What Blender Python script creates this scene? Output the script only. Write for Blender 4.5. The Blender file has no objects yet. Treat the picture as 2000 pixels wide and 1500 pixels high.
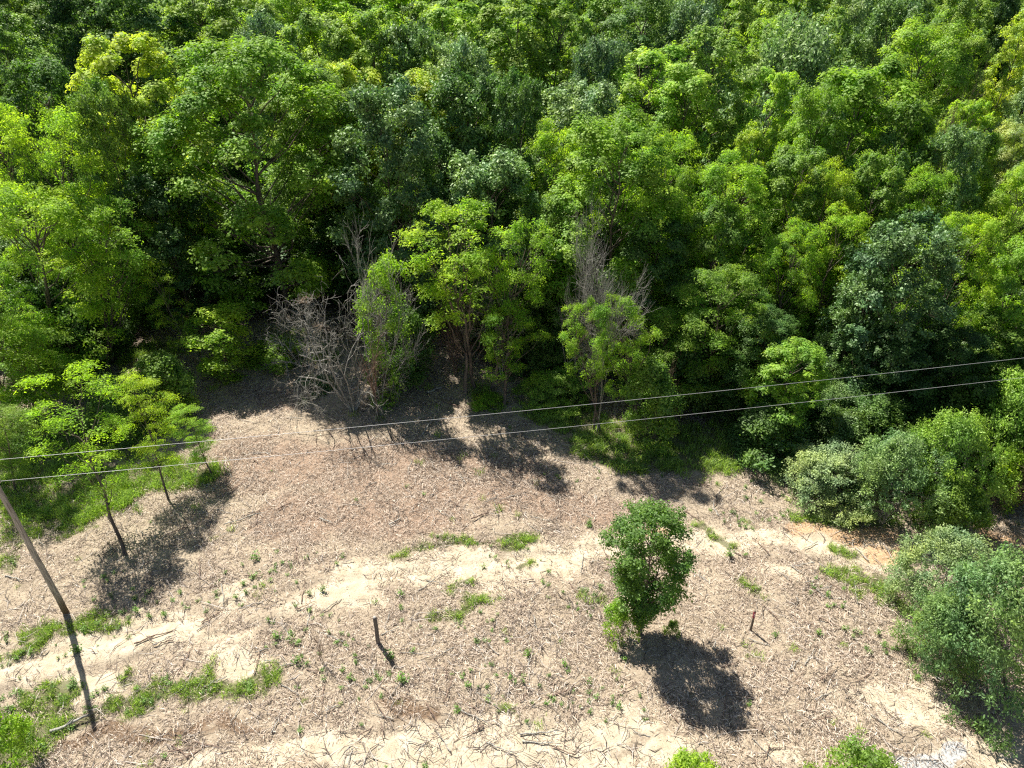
import bpy, math, random
import numpy as np
from mathutils import Vector, Matrix, Euler

# ------------------------------------------------------------------ camera, light, exposure
SC = bpy.context.scene
COL = SC.collection
CAM_H = 30.0
PITCH = math.radians(34.0)
FPX = 1388.0                       # focal length in pixels of the 2000 px wide photograph
cam_d = bpy.data.cameras.new("camera")
cam = bpy.data.objects.new("camera", cam_d)
COL.objects.link(cam)
cam.location = (0, 0, CAM_H)
cam.rotation_euler = (math.radians(90) - PITCH, 0, 0)
cam_d.sensor_width = 36.0
cam_d.lens = 36.0 * FPX / 2000.0
cam_d.clip_start = 0.1
cam_d.clip_end = 6000.0
SC.camera = cam

SUN_AZ = math.radians(-36.0)       # clockwise from +Y
SUN_EL = math.radians(53.0)
w = bpy.data.worlds.new("World")
SC.world = w
w.use_nodes = True
nt = w.node_tree
bg = nt.nodes["Background"]
sky = nt.nodes.new("ShaderNodeTexSky")
sky.sky_type = 'NISHITA'
sky.sun_disc = False
sky.sun_elevation = SUN_EL
sky.sun_rotation = SUN_AZ % (2 * math.pi)
nt.links.new(sky.outputs[0], bg.inputs[0])
bg.inputs[1].default_value = 0.05

sun_d = bpy.data.lights.new("sun", 'SUN')
sun_d.energy = 5.0
sun_d.angle = math.radians(0.5)
sun_d.color = (1.0, 0.96, 0.88)
sun = bpy.data.objects.new("sun", sun_d)
COL.objects.link(sun)
sun_dir = Vector((math.sin(SUN_AZ) * math.cos(SUN_EL), math.cos(SUN_AZ) * math.cos(SUN_EL), math.sin(SUN_EL)))
sun.rotation_euler = sun_dir.to_track_quat('Z', 'Y').to_euler()
sun.location = sun_dir * 200

SC.view_settings.view_transform = 'Standard'
SC.view_settings.look = 'None'
SC.view_settings.gamma = 1.0
SC.view_settings.use_curve_mapping = False
SC.view_settings.exposure = 1.1
SC.cycles.max_bounces = 5
SC.cycles.diffuse_bounces = 2
SC.cycles.glossy_bounces = 2
SC.cycles.transmission_bounces = 4
SC.cycles.transparent_max_bounces = 4
SC.cycles.use_denoising = False
SC.cycles.pixel_filter_type = 'BLACKMAN_HARRIS'
SC.cycles.filter_width = 1.25
SC.cycles.sample_clamp_indirect = 4.0

# ------------------------------------------------------------------ helpers
rng = np.random.default_rng(7)
random.seed(7)

def smooth(a, b, x):
    t = np.clip((x - a) / (b - a), 0, 1)
    return t * t * (3 - 2 * t)

_lat = np.random.default_rng(99).random((256, 256))
def vnoise(x, y, s, off=0.0):
    """value noise, cell size s metres"""
    x = np.asarray(x, float) / s + off * 17.3 + 1000; y = np.asarray(y, float) / s + off * 9.1 + 1000
    xi = np.floor(x).astype(int); yi = np.floor(y).astype(int)
    fx = x - xi; fy = y - yi
    fx = fx * fx * (3 - 2 * fx); fy = fy * fy * (3 - 2 * fy)
    a = _lat[xi % 256, yi % 256]; b = _lat[(xi + 1) % 256, yi % 256]
    c = _lat[xi % 256, (yi + 1) % 256]; d = _lat[(xi + 1) % 256, (yi + 1) % 256]
    return (a * (1 - fx) + b * fx) * (1 - fy) + (c * (1 - fx) + d * fx) * fy

def ray(px, py):
    a = (px - 1000) / FPX; b = -(py - 750) / FPX
    return np.array([a, math.cos(PITCH) + b * math.sin(PITCH), -math.sin(PITCH) + b * math.cos(PITCH)])

def at(px, py, z=0.0):
    """place on the level z that is seen at a point of the photograph"""
    d = ray(px, py)
    return np.array([0, 0, CAM_H]) + d * ((z - CAM_H) / d[2])

_t1 = [at(*p)[:2] for p in ((-200, 1330), (0, 1300), (250, 1235), (450, 1185), (650, 1140), (900, 1100), (1150, 1070), (1400, 1052), (1600, 1055), (1800, 1080), (2100, 1090))]
_t2 = [at(*p)[:2] for p in ((0, 1475), (300, 1460), (640, 1440), (1000, 1432), (1250, 1400), (1500, 1440), (1750, 1460), (2100, 1500))]
_t3 = [at(*p)[:2] for p in ((1540, 1040), (1580, 1052), (1625, 1050), (1680, 1058))]
RUTS = [(_t1, .09), (_t2, .06), (_t3, .1)]
def gz(x, y):
    """height of the ground"""
    x = np.asarray(x, float); y = np.asarray(y, float)
    z = 0.5 * (vnoise(x, y, 9.0, 1) - 0.5) * smooth(8, 20, y) + 0.16 * (vnoise(x, y, 1.7, 2) - 0.5) + 0.07 * (vnoise(x, y, 0.55, 3) - 0.5)
    if x.size and y.min() < 45:
        for P_, d_ in RUTS:
            q = np.array(P_); dd = np.full(x.shape, 1e9)
            for i in range(len(q) - 1):
                e = q[i + 1] - q[i]; t = np.clip(((x - q[i][0]) * e[0] + (y - q[i][1]) * e[1]) / (e @ e), 0, 1)
                dd = np.minimum(dd, np.hypot(x - q[i][0] - t * e[0], y - q[i][1] - t * e[1]))
            k_ = .4 + .9 * vnoise(x, y, 1.3, 31)
            for o_ in (.0, 1.7):
                u = dd - o_ if o_ else dd
                z = z + d_ * k_ * (-np.exp(-(u / .24) ** 2) + .45 * np.exp(-((np.abs(u) - .5) / .2) ** 2))
    hill = np.maximum(y - 78, 0) * 0.045 + 30 * smooth(110, 420, y)
    side = 6 * smooth(60, 300, np.abs(x))
    return z * smooth(600, 100, np.abs(y)) + hill + side

def atY(px, py, Y):
    d = ray(px, py)
    return np.array([0, 0, CAM_H]) + d * (Y / d[1])

def depth(p):
    return p[1] * math.cos(PITCH) - (p[2] - CAM_H) * math.sin(PITCH)

def top_height(b, py):
    """height above b of the point of its plumb line seen at row py"""
    v = -(py - 750) / FPX
    c, s = math.cos(PITCH), math.sin(PITCH)
    # u/d = v ; u = y s + q c ; d = y c - q s
    q = b[1] * (v * c - s) / (c + v * s)
    return CAM_H + q

def prop(o, label=None, cat=None, group=None, kind=None):
    if label: o['label'] = label
    if cat: o['category'] = cat
    if group: o['group'] = group
    if kind: o['kind'] = kind
    return o

# ------------------------------------------------------------------ materials
def newmat(name):
    m = bpy.data.materials.new(name)
    m.use_nodes = True
    m.node_tree.nodes.clear()
    return m, m.node_tree.nodes, m.node_tree.links

def N(nodes, t, **kw):
    n = nodes.new(t)
    for k, v in kw.items():
        setattr(n, k, v)
    return n

def mathn(nodes, links, op, a, b=None, clamp=False):
    n = nodes.new("ShaderNodeMath"); n.operation = op; n.use_clamp = clamp
    for i, v in enumerate((a, b)):
        if v is None: continue
        if isinstance(v, (int, float)): n.inputs[i].default_value = v
        else: links.new(v, n.inputs[i])
    return n.outputs[0]

def mixc(nodes, links, f, a, b, blend='MIX'):
    n = nodes.new("ShaderNodeMix"); n.data_type = 'RGBA'; n.blend_type = blend; n.clamp_factor = True
    for sock, v in ((n.inputs[0], f), (n.inputs[6], a), (n.inputs[7], b)):
        if isinstance(v, (int, float)): sock.default_value = v
        elif isinstance(v, tuple): sock.default_value = (*v[:3], 1)
        else: links.new(v, sock)
    return n.outputs[2]

GAIN = 2.05      # reflected and transmitted light are each about half of a leaf's colour
def leaf_mat(name, trans=0.45, gloss=0.10, rough=0.45, tcol=(1.4, 1.55, 0.5), use_obj=True, base=(0.06, 0.1, 0.02), vary=0.58):
    m, nd, lk = newmat(name)
    out = N(nd, "ShaderNodeOutputMaterial")
    if use_obj:
        oi = N(nd, "ShaderNodeObjectInfo"); col = oi.outputs["Color"]
    else:
        rgb = N(nd, "ShaderNodeRGB"); rgb.outputs[0].default_value = (*base, 1); col = rgb.outputs[0]
        oi = N(nd, "ShaderNodeObjectInfo")
    at_ = N(nd, "ShaderNodeAttribute"); at_.attribute_name = "tint"
    # leaf by leaf difference in hue and value (age of the leaf)
    v = mathn(nd, lk, 'MULTIPLY_ADD', at_.outputs["Fac"], vary * 2 * GAIN); v.node.inputs[2].default_value = (1 - vary) * GAIN
    tc_ = N(nd, "ShaderNodeTexCoord"); nz = N(nd, "ShaderNodeTexNoise"); nz.inputs["Scale"].default_value = 0.42; nz.inputs["Detail"].default_value = 3; lk.new(tc_.outputs["Object"], nz.inputs[0])
    mr_ = N(nd, "ShaderNodeMapRange"); mr_.inputs[1].default_value = .36; mr_.inputs[2].default_value = .64; lk.new(nz.outputs[0], mr_.inputs[0])
    col = mixc(nd, lk, 1.0, col, mixc(nd, lk, mr_.outputs[0], (0.74, 0.84, 0.95), (1.28, 1.12, 0.8)), 'MULTIPLY')
    mul = N(nd, "ShaderNodeVectorMath", operation='SCALE'); lk.new(col, mul.inputs[0]); lk.new(v, mul.inputs[3])
    warm = mixc(nd, lk, 1.0, mul.outputs[0], (1.16, 1.04, 0.7), 'MULTIPLY')
    f = mathn(nd, lk, 'MULTIPLY', at_.outputs["Fac"], at_.outputs["Fac"])
    c = mixc(nd, lk, f, mul.outputs[0], warm)
    if not use_obj:
        r = mathn(nd, lk, 'MULTIPLY_ADD', oi.outputs["Random"], 0.6); r.node.inputs[2].default_value = 0.7
        s2 = N(nd, "ShaderNodeVectorMath", operation='SCALE'); lk.new(c, s2.inputs[0]); lk.new(r, s2.inputs[3]); c = s2.outputs[0]
    dif = N(nd, "ShaderNodeBsdfDiffuse"); lk.new(c, dif.inputs[0])
    tr = N(nd, "ShaderNodeBsdfTranslucent")
    tc = mixc(nd, lk, 1.0, c, tcol, 'MULTIPLY'); lk.new(tc, tr.inputs[0])
    mx = N(nd, "ShaderNodeMixShader"); mx.inputs[0].default_value = trans
    lk.new(dif.outputs[0], mx.inputs[1]); lk.new(tr.outputs[0], mx.inputs[2])
    gl = N(nd, "ShaderNodeBsdfGlossy"); gl.inputs["Roughness"].default_value = rough; gl.inputs[0].default_value = (0.7, 0.8, 0.6, 1)
    m2 = N(nd, "ShaderNodeMixShader"); m2.inputs[0].default_value = gloss
    lk.new(mx.outputs[0], m2.inputs[1]); lk.new(gl.outputs[0], m2.inputs[2])
    lk.new(m2.outputs[0], out.inputs[0])
    return m

def bark_mat(name, c1, c2, scale=6.0):
    m, nd, lk = newmat(name)
    out = N(nd, "ShaderNodeOutputMaterial"); p = N(nd, "ShaderNodeBsdfPrincipled")
    tc = N(nd, "ShaderNodeTexCoord"); mp = N(nd, "ShaderNodeMapping"); mp.inputs["Scale"].default_value = (1, 1, 0.25)
    lk.new(tc.outputs["Object"], mp.inputs[0])
    n = N(nd, "ShaderNodeTexNoise"); n.inputs["Scale"].default_value = scale; n.inputs["Detail"].default_value = 6; lk.new(mp.outputs[0], n.inputs[0])
    rp = N(nd, "ShaderNodeValToRGB"); rp.color_ramp.elements[0].position = 0.35; rp.color_ramp.elements[1].position = 0.68
    rp.color_ramp.elements[0].color = (*c1, 1); rp.color_ramp.elements[1].color = (*c2, 1)
    lk.new(n.outputs[0], rp.inputs[0]); lk.new(rp.outputs[0], p.inputs["Base Color"])
    p.inputs["Roughness"].default_value = 0.85
    b = N(nd, "ShaderNodeBump"); b.inputs["Strength"].default_value = 0.6; b.inputs["Distance"].default_value = 0.03
    lk.new(n.outputs[0], b.inputs["Height"]); lk.new(b.outputs[0], p.inputs["Normal"])
    lk.new(p.outputs[0], out.inputs[0])
    return m

def strand_mat(name, stops, rough=0.8):
    m, nd, lk = newmat(name)
    out = N(nd, "ShaderNodeOutputMaterial"); p = N(nd, "ShaderNodeBsdfPrincipled")
    a = N(nd, "ShaderNodeAttribute"); a.attribute_name = "tint"
    oi = N(nd, "ShaderNodeObjectInfo")
    s = mathn(nd, lk, 'ADD', a.outputs["Fac"], mathn(nd, lk, 'MULTIPLY_ADD', oi.outputs["Random"], 0.3))
    s.node.inputs[1].default_value = 0
    fr = mathn(nd, lk, 'FRACT', s)
    rp = N(nd, "ShaderNodeValToRGB")
    while len(rp.color_ramp.elements) < len(stops): rp.color_ramp.elements.new(0.5)
    for e, (q, c) in zip(rp.color_ramp.elements, stops): e.position = q; e.color = (*c, 1)
    lk.new(a.outputs["Fac"], rp.inputs[0]); lk.new(rp.outputs[0], p.inputs["Base Color"])
    p.inputs["Roughness"].default_value = rough
    lk.new(p.outputs[0], out.inputs[0])
    return m

M_LEAF = leaf_mat("leaf_matt", 0.5, 0.03, 0.55)
M_LEAF_THIN = leaf_mat("leaf_thin", 0.56, 0.02, 0.55, (1.4, 1.55, 0.5))
M_LEAF_GLOSSY = leaf_mat("leaf_glossy", 0.3, 0.05, 0.5, (1.25, 1.4, 0.65))
M_LEAF_SILVER = leaf_mat("leaf_silver", 0.36, 0.05, 0.55, (1.05, 1.25, 0.75))
M_GRASS = leaf_mat("grass_blade", 0.35, 0.05, 0.5, (1.2, 1.3, 0.5), False, (0.14, 0.21, 0.042), 0.5)
M_WEED = leaf_mat("weed_leaf", 0.3, 0.05, 0.5, (1.2, 1.3, 0.5), False, (0.07, 0.13, 0.03), 0.4)
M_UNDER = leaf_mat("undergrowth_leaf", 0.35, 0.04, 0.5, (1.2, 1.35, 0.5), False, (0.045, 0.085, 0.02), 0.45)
M_FAR = leaf_mat("far_leaf", 0.4, 0.04, 0.5, (1.2, 1.35, 0.5), False, (0.09, 0.15, 0.03), 0.45)
M_BARK = bark_mat("bark_brown", (0.06, 0.045, 0.035), (0.2, 0.155, 0.12))
M_BARK_GREY = bark_mat("bark_grey", (0.1, 0.085, 0.07), (0.3, 0.27, 0.24))
M_DEADWOOD = bark_mat("dead_wood_grey", (0.15, 0.14, 0.12), (0.44, 0.42, 0.37), 10)
M_DEADBROWN = bark_mat("dead_wood_brown", (0.11, 0.07, 0.05), (0.26, 0.17, 0.125), 10)
M_LITTER = strand_mat("shredded_wood", [(0.0, (0.06, 0.042, 0.03)), (0.2, (0.16, 0.11, 0.077)), (0.42, (0.36, 0.27, 0.19)), (0.7, (0.54, 0.43, 0.33)), (1.0, (0.74, 0.65, 0.54))])

M_TWIG = strand_mat("weathered_twig", [(0.0, (0.05, 0.038, 0.03)), (0.35, (0.12, 0.09, 0.07)), (0.6, (0.2, 0.165, 0.135)), (0.75, (0.42, 0.37, 0.32)), (1.0, (0.68, 0.64, 0.58))])

# ------------------------------------------------------------------ mesh collector
class MB:
    """collects quads as numpy arrays and links them as one mesh object"""
    def __init__(s):
        s.v = []; s.f = []; s.t = []; s.n = 0
    def add(s, v, f, t=0.5):
        v = np.asarray(v, float); f = np.asarray(f, int)
        s.v.append(v); s.f.append(f + s.n); s.n += len(v)
        s.t.append(np.full(len(v), t) if np.isscalar(t) else np.asarray(t, float))
    def tube(s, path, rad, sides=5, t=0.5, cap=False):
        path = np.asarray(path, float); n = len(path)
        rad = np.broadcast_to(np.asarray(rad, float), (n,))
        tg = np.gradient(path, axis=0); tg /= np.linalg.norm(tg, axis=1, keepdims=True) + 1e-9
        ref = np.array([0.31, 0.95, 0.05]) if abs(tg[0, 2]) > 0.6 else np.array([0.05, 0.1, 1.0])
        a = np.cross(tg, ref); a /= np.linalg.norm(a, axis=1, keepdims=True) + 1e-9
        b = np.cross(tg, a)
        ang = np.arange(sides) * 2 * math.pi / sides
        v = path[:, None] + rad[:, None, None] * (np.cos(ang)[None, :, None] * a[:, None] + np.sin(ang)[None, :, None] * b[:, None])
        i = np.arange(n - 1)[:, None] * sides; j = np.arange(sides)[None]; k = (j + 1) % sides
        f = np.stack([i + j, i + k, i + sides + k, i + sides + j], -1).reshape(-1, 4)
        v = v.reshape(-1, 3)
        if cap:
            c = len(v); v = np.vstack([v, path[-1] + tg[-1] * rad[-1] * 0.15])
            e = (n - 1) * sides
            f = np.vstack([f, [[e + q, e + (q + 1) % sides, c, c] for q in range(sides)]])
        s.add(v, f, t)
    def leaves(s, c, nrm, L, W, t, r, axis=None):
        """rhombic leaf blades at c facing nrm"""
        n = len(c)
        nrm = nrm / (np.linalg.norm(nrm, axis=1, keepdims=True) + 1e-9)
        a = r.normal(size=(n, 3)) if axis is None else axis + 0.5 * r.normal(size=(n, 3))
        a -= nrm * np.sum(a * nrm, 1, keepdims=True); a /= np.linalg.norm(a, axis=1, keepdims=True) + 1e-9
        b = np.cross(nrm, a)
        L = np.asarray(L)[:, None]; W = np.asarray(W)[:, None]
        v = np.stack([c - a * L * .5, c + b * W * .5 - a * L * .05, c + a * L * .5 - nrm * L * .12, c - b * W * .5 - a * L * .05], 1).reshape(-1, 3)
        f = np.arange(4 * n).reshape(n, 4)
        s.add(v, f, np.repeat(t, 4))
    def mesh(s, name, mats, smooth_=False):
        v = np.vstack(s.v); f = np.vstack(s.f); t = np.concatenate(s.t)
        me = bpy.data.meshes.new(name)
        tri = f[:, 3] == f[:, 2]
        cnt = np.where(tri, 3, 4)
        loops = np.concatenate([f[~tri].ravel(), f[tri][:, :3].ravel()]) if tri.any() else f.ravel()
        cnt = np.concatenate([np.full((~tri).sum(), 4), np.full(tri.sum(), 3)])
        me.vertices.add(len(v)); me.vertices.foreach_set("co", v.ravel().astype(np.float32))
        me.loops.add(len(loops)); me.loops.foreach_set("vertex_index", loops.astype(np.int32))
        me.polygons.add(len(cnt)); me.polygons.foreach_set("loop_start", np.concatenate([[0], np.cumsum(cnt)[:-1]]).astype(np.int32))
        at_ = me.attributes.new("tint", 'FLOAT', 'POINT'); at_.data.foreach_set("value", t.astype(np.float32))
        me.update(calc_edges=True)
        if smooth_: me.polygons.foreach_set("use_smooth", np.ones(len(cnt), bool))
        for m in (mats if isinstance(mats, (list, tuple)) else [mats]): me.materials.append(m)
        return me

def link(name, me, parent=None, loc=None):
    o = bpy.data.objects.new(name, me)
    COL.objects.link(o)
    if parent is not None: o.parent = parent
    if loc is not None: o.location = loc
    return o

# ------------------------------------------------------------------ scatter for what nobody could count
def scatter(name, pts, rots, scl, idx, meshes, label, cat, seed=0):
    src = bpy.data.collections.new(name + "_source")
    for i, me in enumerate(meshes):
        so = bpy.data.objects.new("%s_piece_%02d" % (name, i), me); src.objects.link(so)
    pm = bpy.data.meshes.new(name)
    pm.vertices.add(len(pts)); pm.vertices.foreach_set("co", np.asarray(pts, np.float32).ravel())
    a = pm.attributes.new("rot", 'FLOAT_VECTOR', 'POINT'); a.data.foreach_set("vector", np.asarray(rots, np.float32).ravel())
    scl = np.asarray(scl, np.float32)
    if scl.ndim == 1: scl = np.repeat(scl[:, None], 3, 1)
    a = pm.attributes.new("scl", 'FLOAT_VECTOR', 'POINT'); a.data.foreach_set("vector", scl.ravel())
    a = pm.attributes.new("idx", 'INT', 'POINT'); a.data.foreach_set("value", np.asarray(idx, np.int32))
    o = link(name, pm)
    g = bpy.data.node_groups.new(name + "_nodes", 'GeometryNodeTree')
    g.interface.new_socket("Geometry", in_out='INPUT', socket_type='NodeSocketGeometry')
    g.interface.new_socket("Geometry", in_out='OUTPUT', socket_type='NodeSocketGeometry')
    gi = g.nodes.new("NodeGroupInput"); go = g.nodes.new("NodeGroupOutput")
    ci = g.nodes.new("GeometryNodeCollectionInfo"); ci.inputs[0].default_value = src
    ci.inputs["Separate Children"].default_value = True; ci.inputs["Reset Children"].default_value = True
    ip = g.nodes.new("GeometryNodeInstanceOnPoints"); ip.inputs["Pick Instance"].default_value = True
    def na(n, t):
        x = g.nodes.new("GeometryNodeInputNamedAttribute"); x.data_type = t; x.inputs[0].default_value = n; return x.outputs[0]
    g.links.new(gi.outputs[0], ip.inputs["Points"]); g.links.new(ci.outputs[0], ip.inputs["Instance"])
    g.links.new(na("idx", 'INT'), ip.inputs["Instance Index"])
    e2r = g.nodes.new("FunctionNodeEulerToRotation"); g.links.new(na("rot", 'FLOAT_VECTOR'), e2r.inputs[0])
    g.links.new(e2r.outputs[0], ip.inputs["Rotation"])
    g.links.new(na("scl", 'FLOAT_VECTOR'), ip.inputs["Scale"])
    g.links.new(ip.outputs[0], go.inputs[0])
    md = o.modifiers.new("scatter", 'NODES'); md.node_group = g
    prop(o, label, cat, None, "stuff")
    return o

# ------------------------------------------------------------------ where grass, sand, woods lie (ground coordinates)
def capsules(x, y, segs):
    """1 inside thick line segments on the ground, falling to 0 at their rim; segs: (px,py, px,py, radius m)"""
    out = np.zeros(np.shape(x))
    for (a, b, c, d, r) in segs:
        p = at(a, b)[:2]; q = at(c, d)[:2]; e = q - p; L = max(e @ e, 1e-6)
        t = np.clip(((x - p[0]) * e[0] + (y - p[1]) * e[1]) / L, 0, 1)
        dd = np.hypot(x - p[0] - t * e[0], y - p[1] - t * e[1])
        out = np.maximum(out, 1 - smooth(0.3 * r, 1.4 * r, dd))
    return out

EDGE = [(-900, 690), (-300, 720), (0, 790), (100, 765), (230, 700), (330, 640), (560, 640), (700, 690), (860, 700), (1000, 750), (1130, 815),
        (1350, 850), (1500, 885), (1600, 950), (1700, 990), (1850, 1010), (1960, 985), (2100, 1000), (2600, 1080)]
_e = np.array([at(*p)[:2] for p in EDGE]); _e = _e[np.argsort(_e[:, 0])]
def edge_y(x): return np.interp(x, _e[:, 0], _e[:, 1])

SAND = [(-100, 1330, 120, 1290, 1.0), (120, 1285, 330, 1225, 1.1), (330, 1235, 480, 1262, .4), (440, 1180, 470, 1150, .5), (590, 1180, 760, 1120, 1.0), (700, 1125, 960, 1090, 1.1),
        (900, 1105, 1170, 1068, 1.3), (960, 1150, 1100, 1100, .9), (1170, 1060, 1420, 1045, .9), (1400, 1050, 1580, 1050, 0.9), (1560, 1060, 1720, 1080, 1.1), (600, 1190, 740, 1175, .5),
        (350, 1500, 640, 1455, .6), (640, 1460, 1000, 1440, 1.0), (700, 1500, 1050, 1480, 1.2), (1000, 1440, 1260, 1400, .8), (1050, 1490, 1340, 1480, .7),
        (1700, 1370, 1830, 1400, .9), (1800, 1340, 1960, 1470, .9), (1640, 1390, 1640, 1390, .5), (1850, 1480, 1960, 1500, .7), (1500, 1480, 1560, 1490, .5), (0, 1390, 90, 1420, .8),
        (1480, 1115, 1560, 1120, .4), (520, 1290, 400, 1300, .5), (120, 1340, 240, 1330, .7)]
ORANGE = [(1560, 1035, 1760, 1050, .7), (1880, 1060, 2100, 1050, 1.5), (1700, 1075, 1800, 1090, .6), (1240, 1035, 1300, 1040, .3)]
BROWN = [(745, 1370, 830, 1385, .55), (60, 1440, 500, 1420, .35)]
GREY = [(1760, 1480, 1860, 1500, .5)]
REDDISH = [(470, 900, 1000, 930, 3.0), (560, 1010, 860, 1000, 2.2), (1000, 960, 1240, 1000, 1.6), (480, 760, 560, 780, 1.4)]
GRASS = [(-300, 900, 60, 900, 3.5), (0, 860, 240, 850, 3.0), (60, 1010, 60, 1010, 2.0), (60, 985, 220, 960, 1.6), (180, 940, 340, 925, 1.5), (340, 940, 410, 920, .7), (-40, 1060, 60, 1050, .9), (0, 1110, 30, 1085, .4),
         (500, 700, 600, 650, 1.3), (230, 700, 330, 690, 1.5), (930, 760, 960, 800, .5),
         (1040, 795, 1150, 800, 1.2), (1080, 780, 1200, 845, 1.6), (1150, 870, 1300, 880, 1.6), (1250, 900, 1400, 895, 1.6), (1330, 860, 1480, 850, 1.4), (1140, 890, 1180, 890, .5),
         (1555, 1000, 1620, 1020, .6), (1640, 1020, 1760, 1025, .6), (1620, 1075, 1670, 1072, .35), (1640, 1120, 1740, 1150, .7), (1740, 1130, 1760, 1200, .6),
         (770, 1085, 850, 1066, .28), (860, 1056, 1050, 1045, .38), (870, 1130, 915, 1120, .28), (860, 1195, 950, 1185, .42), (900, 1165, 910, 1175, .3), (970, 1170, 985, 1160, .2),
         (280, 1355, 400, 1340, .5), (400, 1340, 530, 1335, .75), (250, 1310, 260, 1320, .35), (180, 1390, 290, 1375, .5), (20, 1270, 100, 1255, .35), (60, 1235, 190, 1215, .4), (130, 1240, 210, 1240, .3),
         (0, 1380, 120, 1360, .6), (0, 1450, 80, 1440, 1.0), (100, 1400, 180, 1385, .5), (975, 1400, 1010, 1402, .2), (1460, 1140, 1500, 1165, .3), (1130, 1160, 1180, 1155, .3), (1420, 1050, 1380, 1030, .3),
         (1000, 1100, 1040, 1095, .2)]
GRASS += [(1030, 800, 1180, 850, 1.0), (1290, 900, 1420, 905, 1.2), (0, 980, 230, 975, 1.3), (40, 1020, 160, 1010, 1.0), (-40, 1070, 70, 1040, 1.1), (250, 950, 400, 935, .9), (600, 670, 640, 700, 1.0)]
SPARSE = [(560, 1220, 640, 1300, 1.6), (640, 1260, 740, 1320, 1.4), (960, 1080, 1060, 1110, .8), (0, 1280, 200, 1230, 1.2), (60, 1340, 200, 1380, 1.0), (980, 1380, 1180, 1340, 1.2), (800, 1200, 980, 1230, 1.0),
          (1360, 1020, 1540, 1000, 1.0), (1100, 1150, 1200, 1180, 1.0), (1400, 960, 1560, 960, 1.2), (560, 1100, 420, 1160, 1.5), (1600, 1140, 1720, 1260, 1.2), (1060, 920, 1160, 920, .8), (200, 1150, 320, 1190, 1.0), (900, 1340, 1200, 1380, 1.0)]

def woods(x, y):
    return smooth(-0.5, 2.5, y - edge_y(x))
def masks(x, y):
    wx = x + 1.3 * (vnoise(x, y, 1.6, 5) - .5) + 0.5 * (vnoise(x, y, 0.5, 6) - .5)
    wy = y + 1.3 * (vnoise(x, y, 1.6, 7) - .5) + 0.5 * (vnoise(x, y, 0.5, 8) - .5)
    m = dict(sand=capsules(wx, wy, SAND), orange=capsules(wx, wy, ORANGE), brown=capsules(wx, wy, BROWN), grey=capsules(wx, wy, GREY),
             red=capsules(wx, wy, REDDISH), grass=capsules(wx, wy, GRASS), sparse=capsules(wx, wy, SPARSE), woods=woods(x, y))
    return m

# ------------------------------------------------------------------ ground
def spaced(lo, hi, step, far):
    core = np.arange(lo, hi + step / 2, step)
    out = [0.0]; s = step
    while out[-1] < far:
        s *= 1.16; out.append(out[-1] + s)
    out = np.array(out[1:])
    return np.concatenate([(lo - out)[::-1], core, hi + out])

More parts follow.
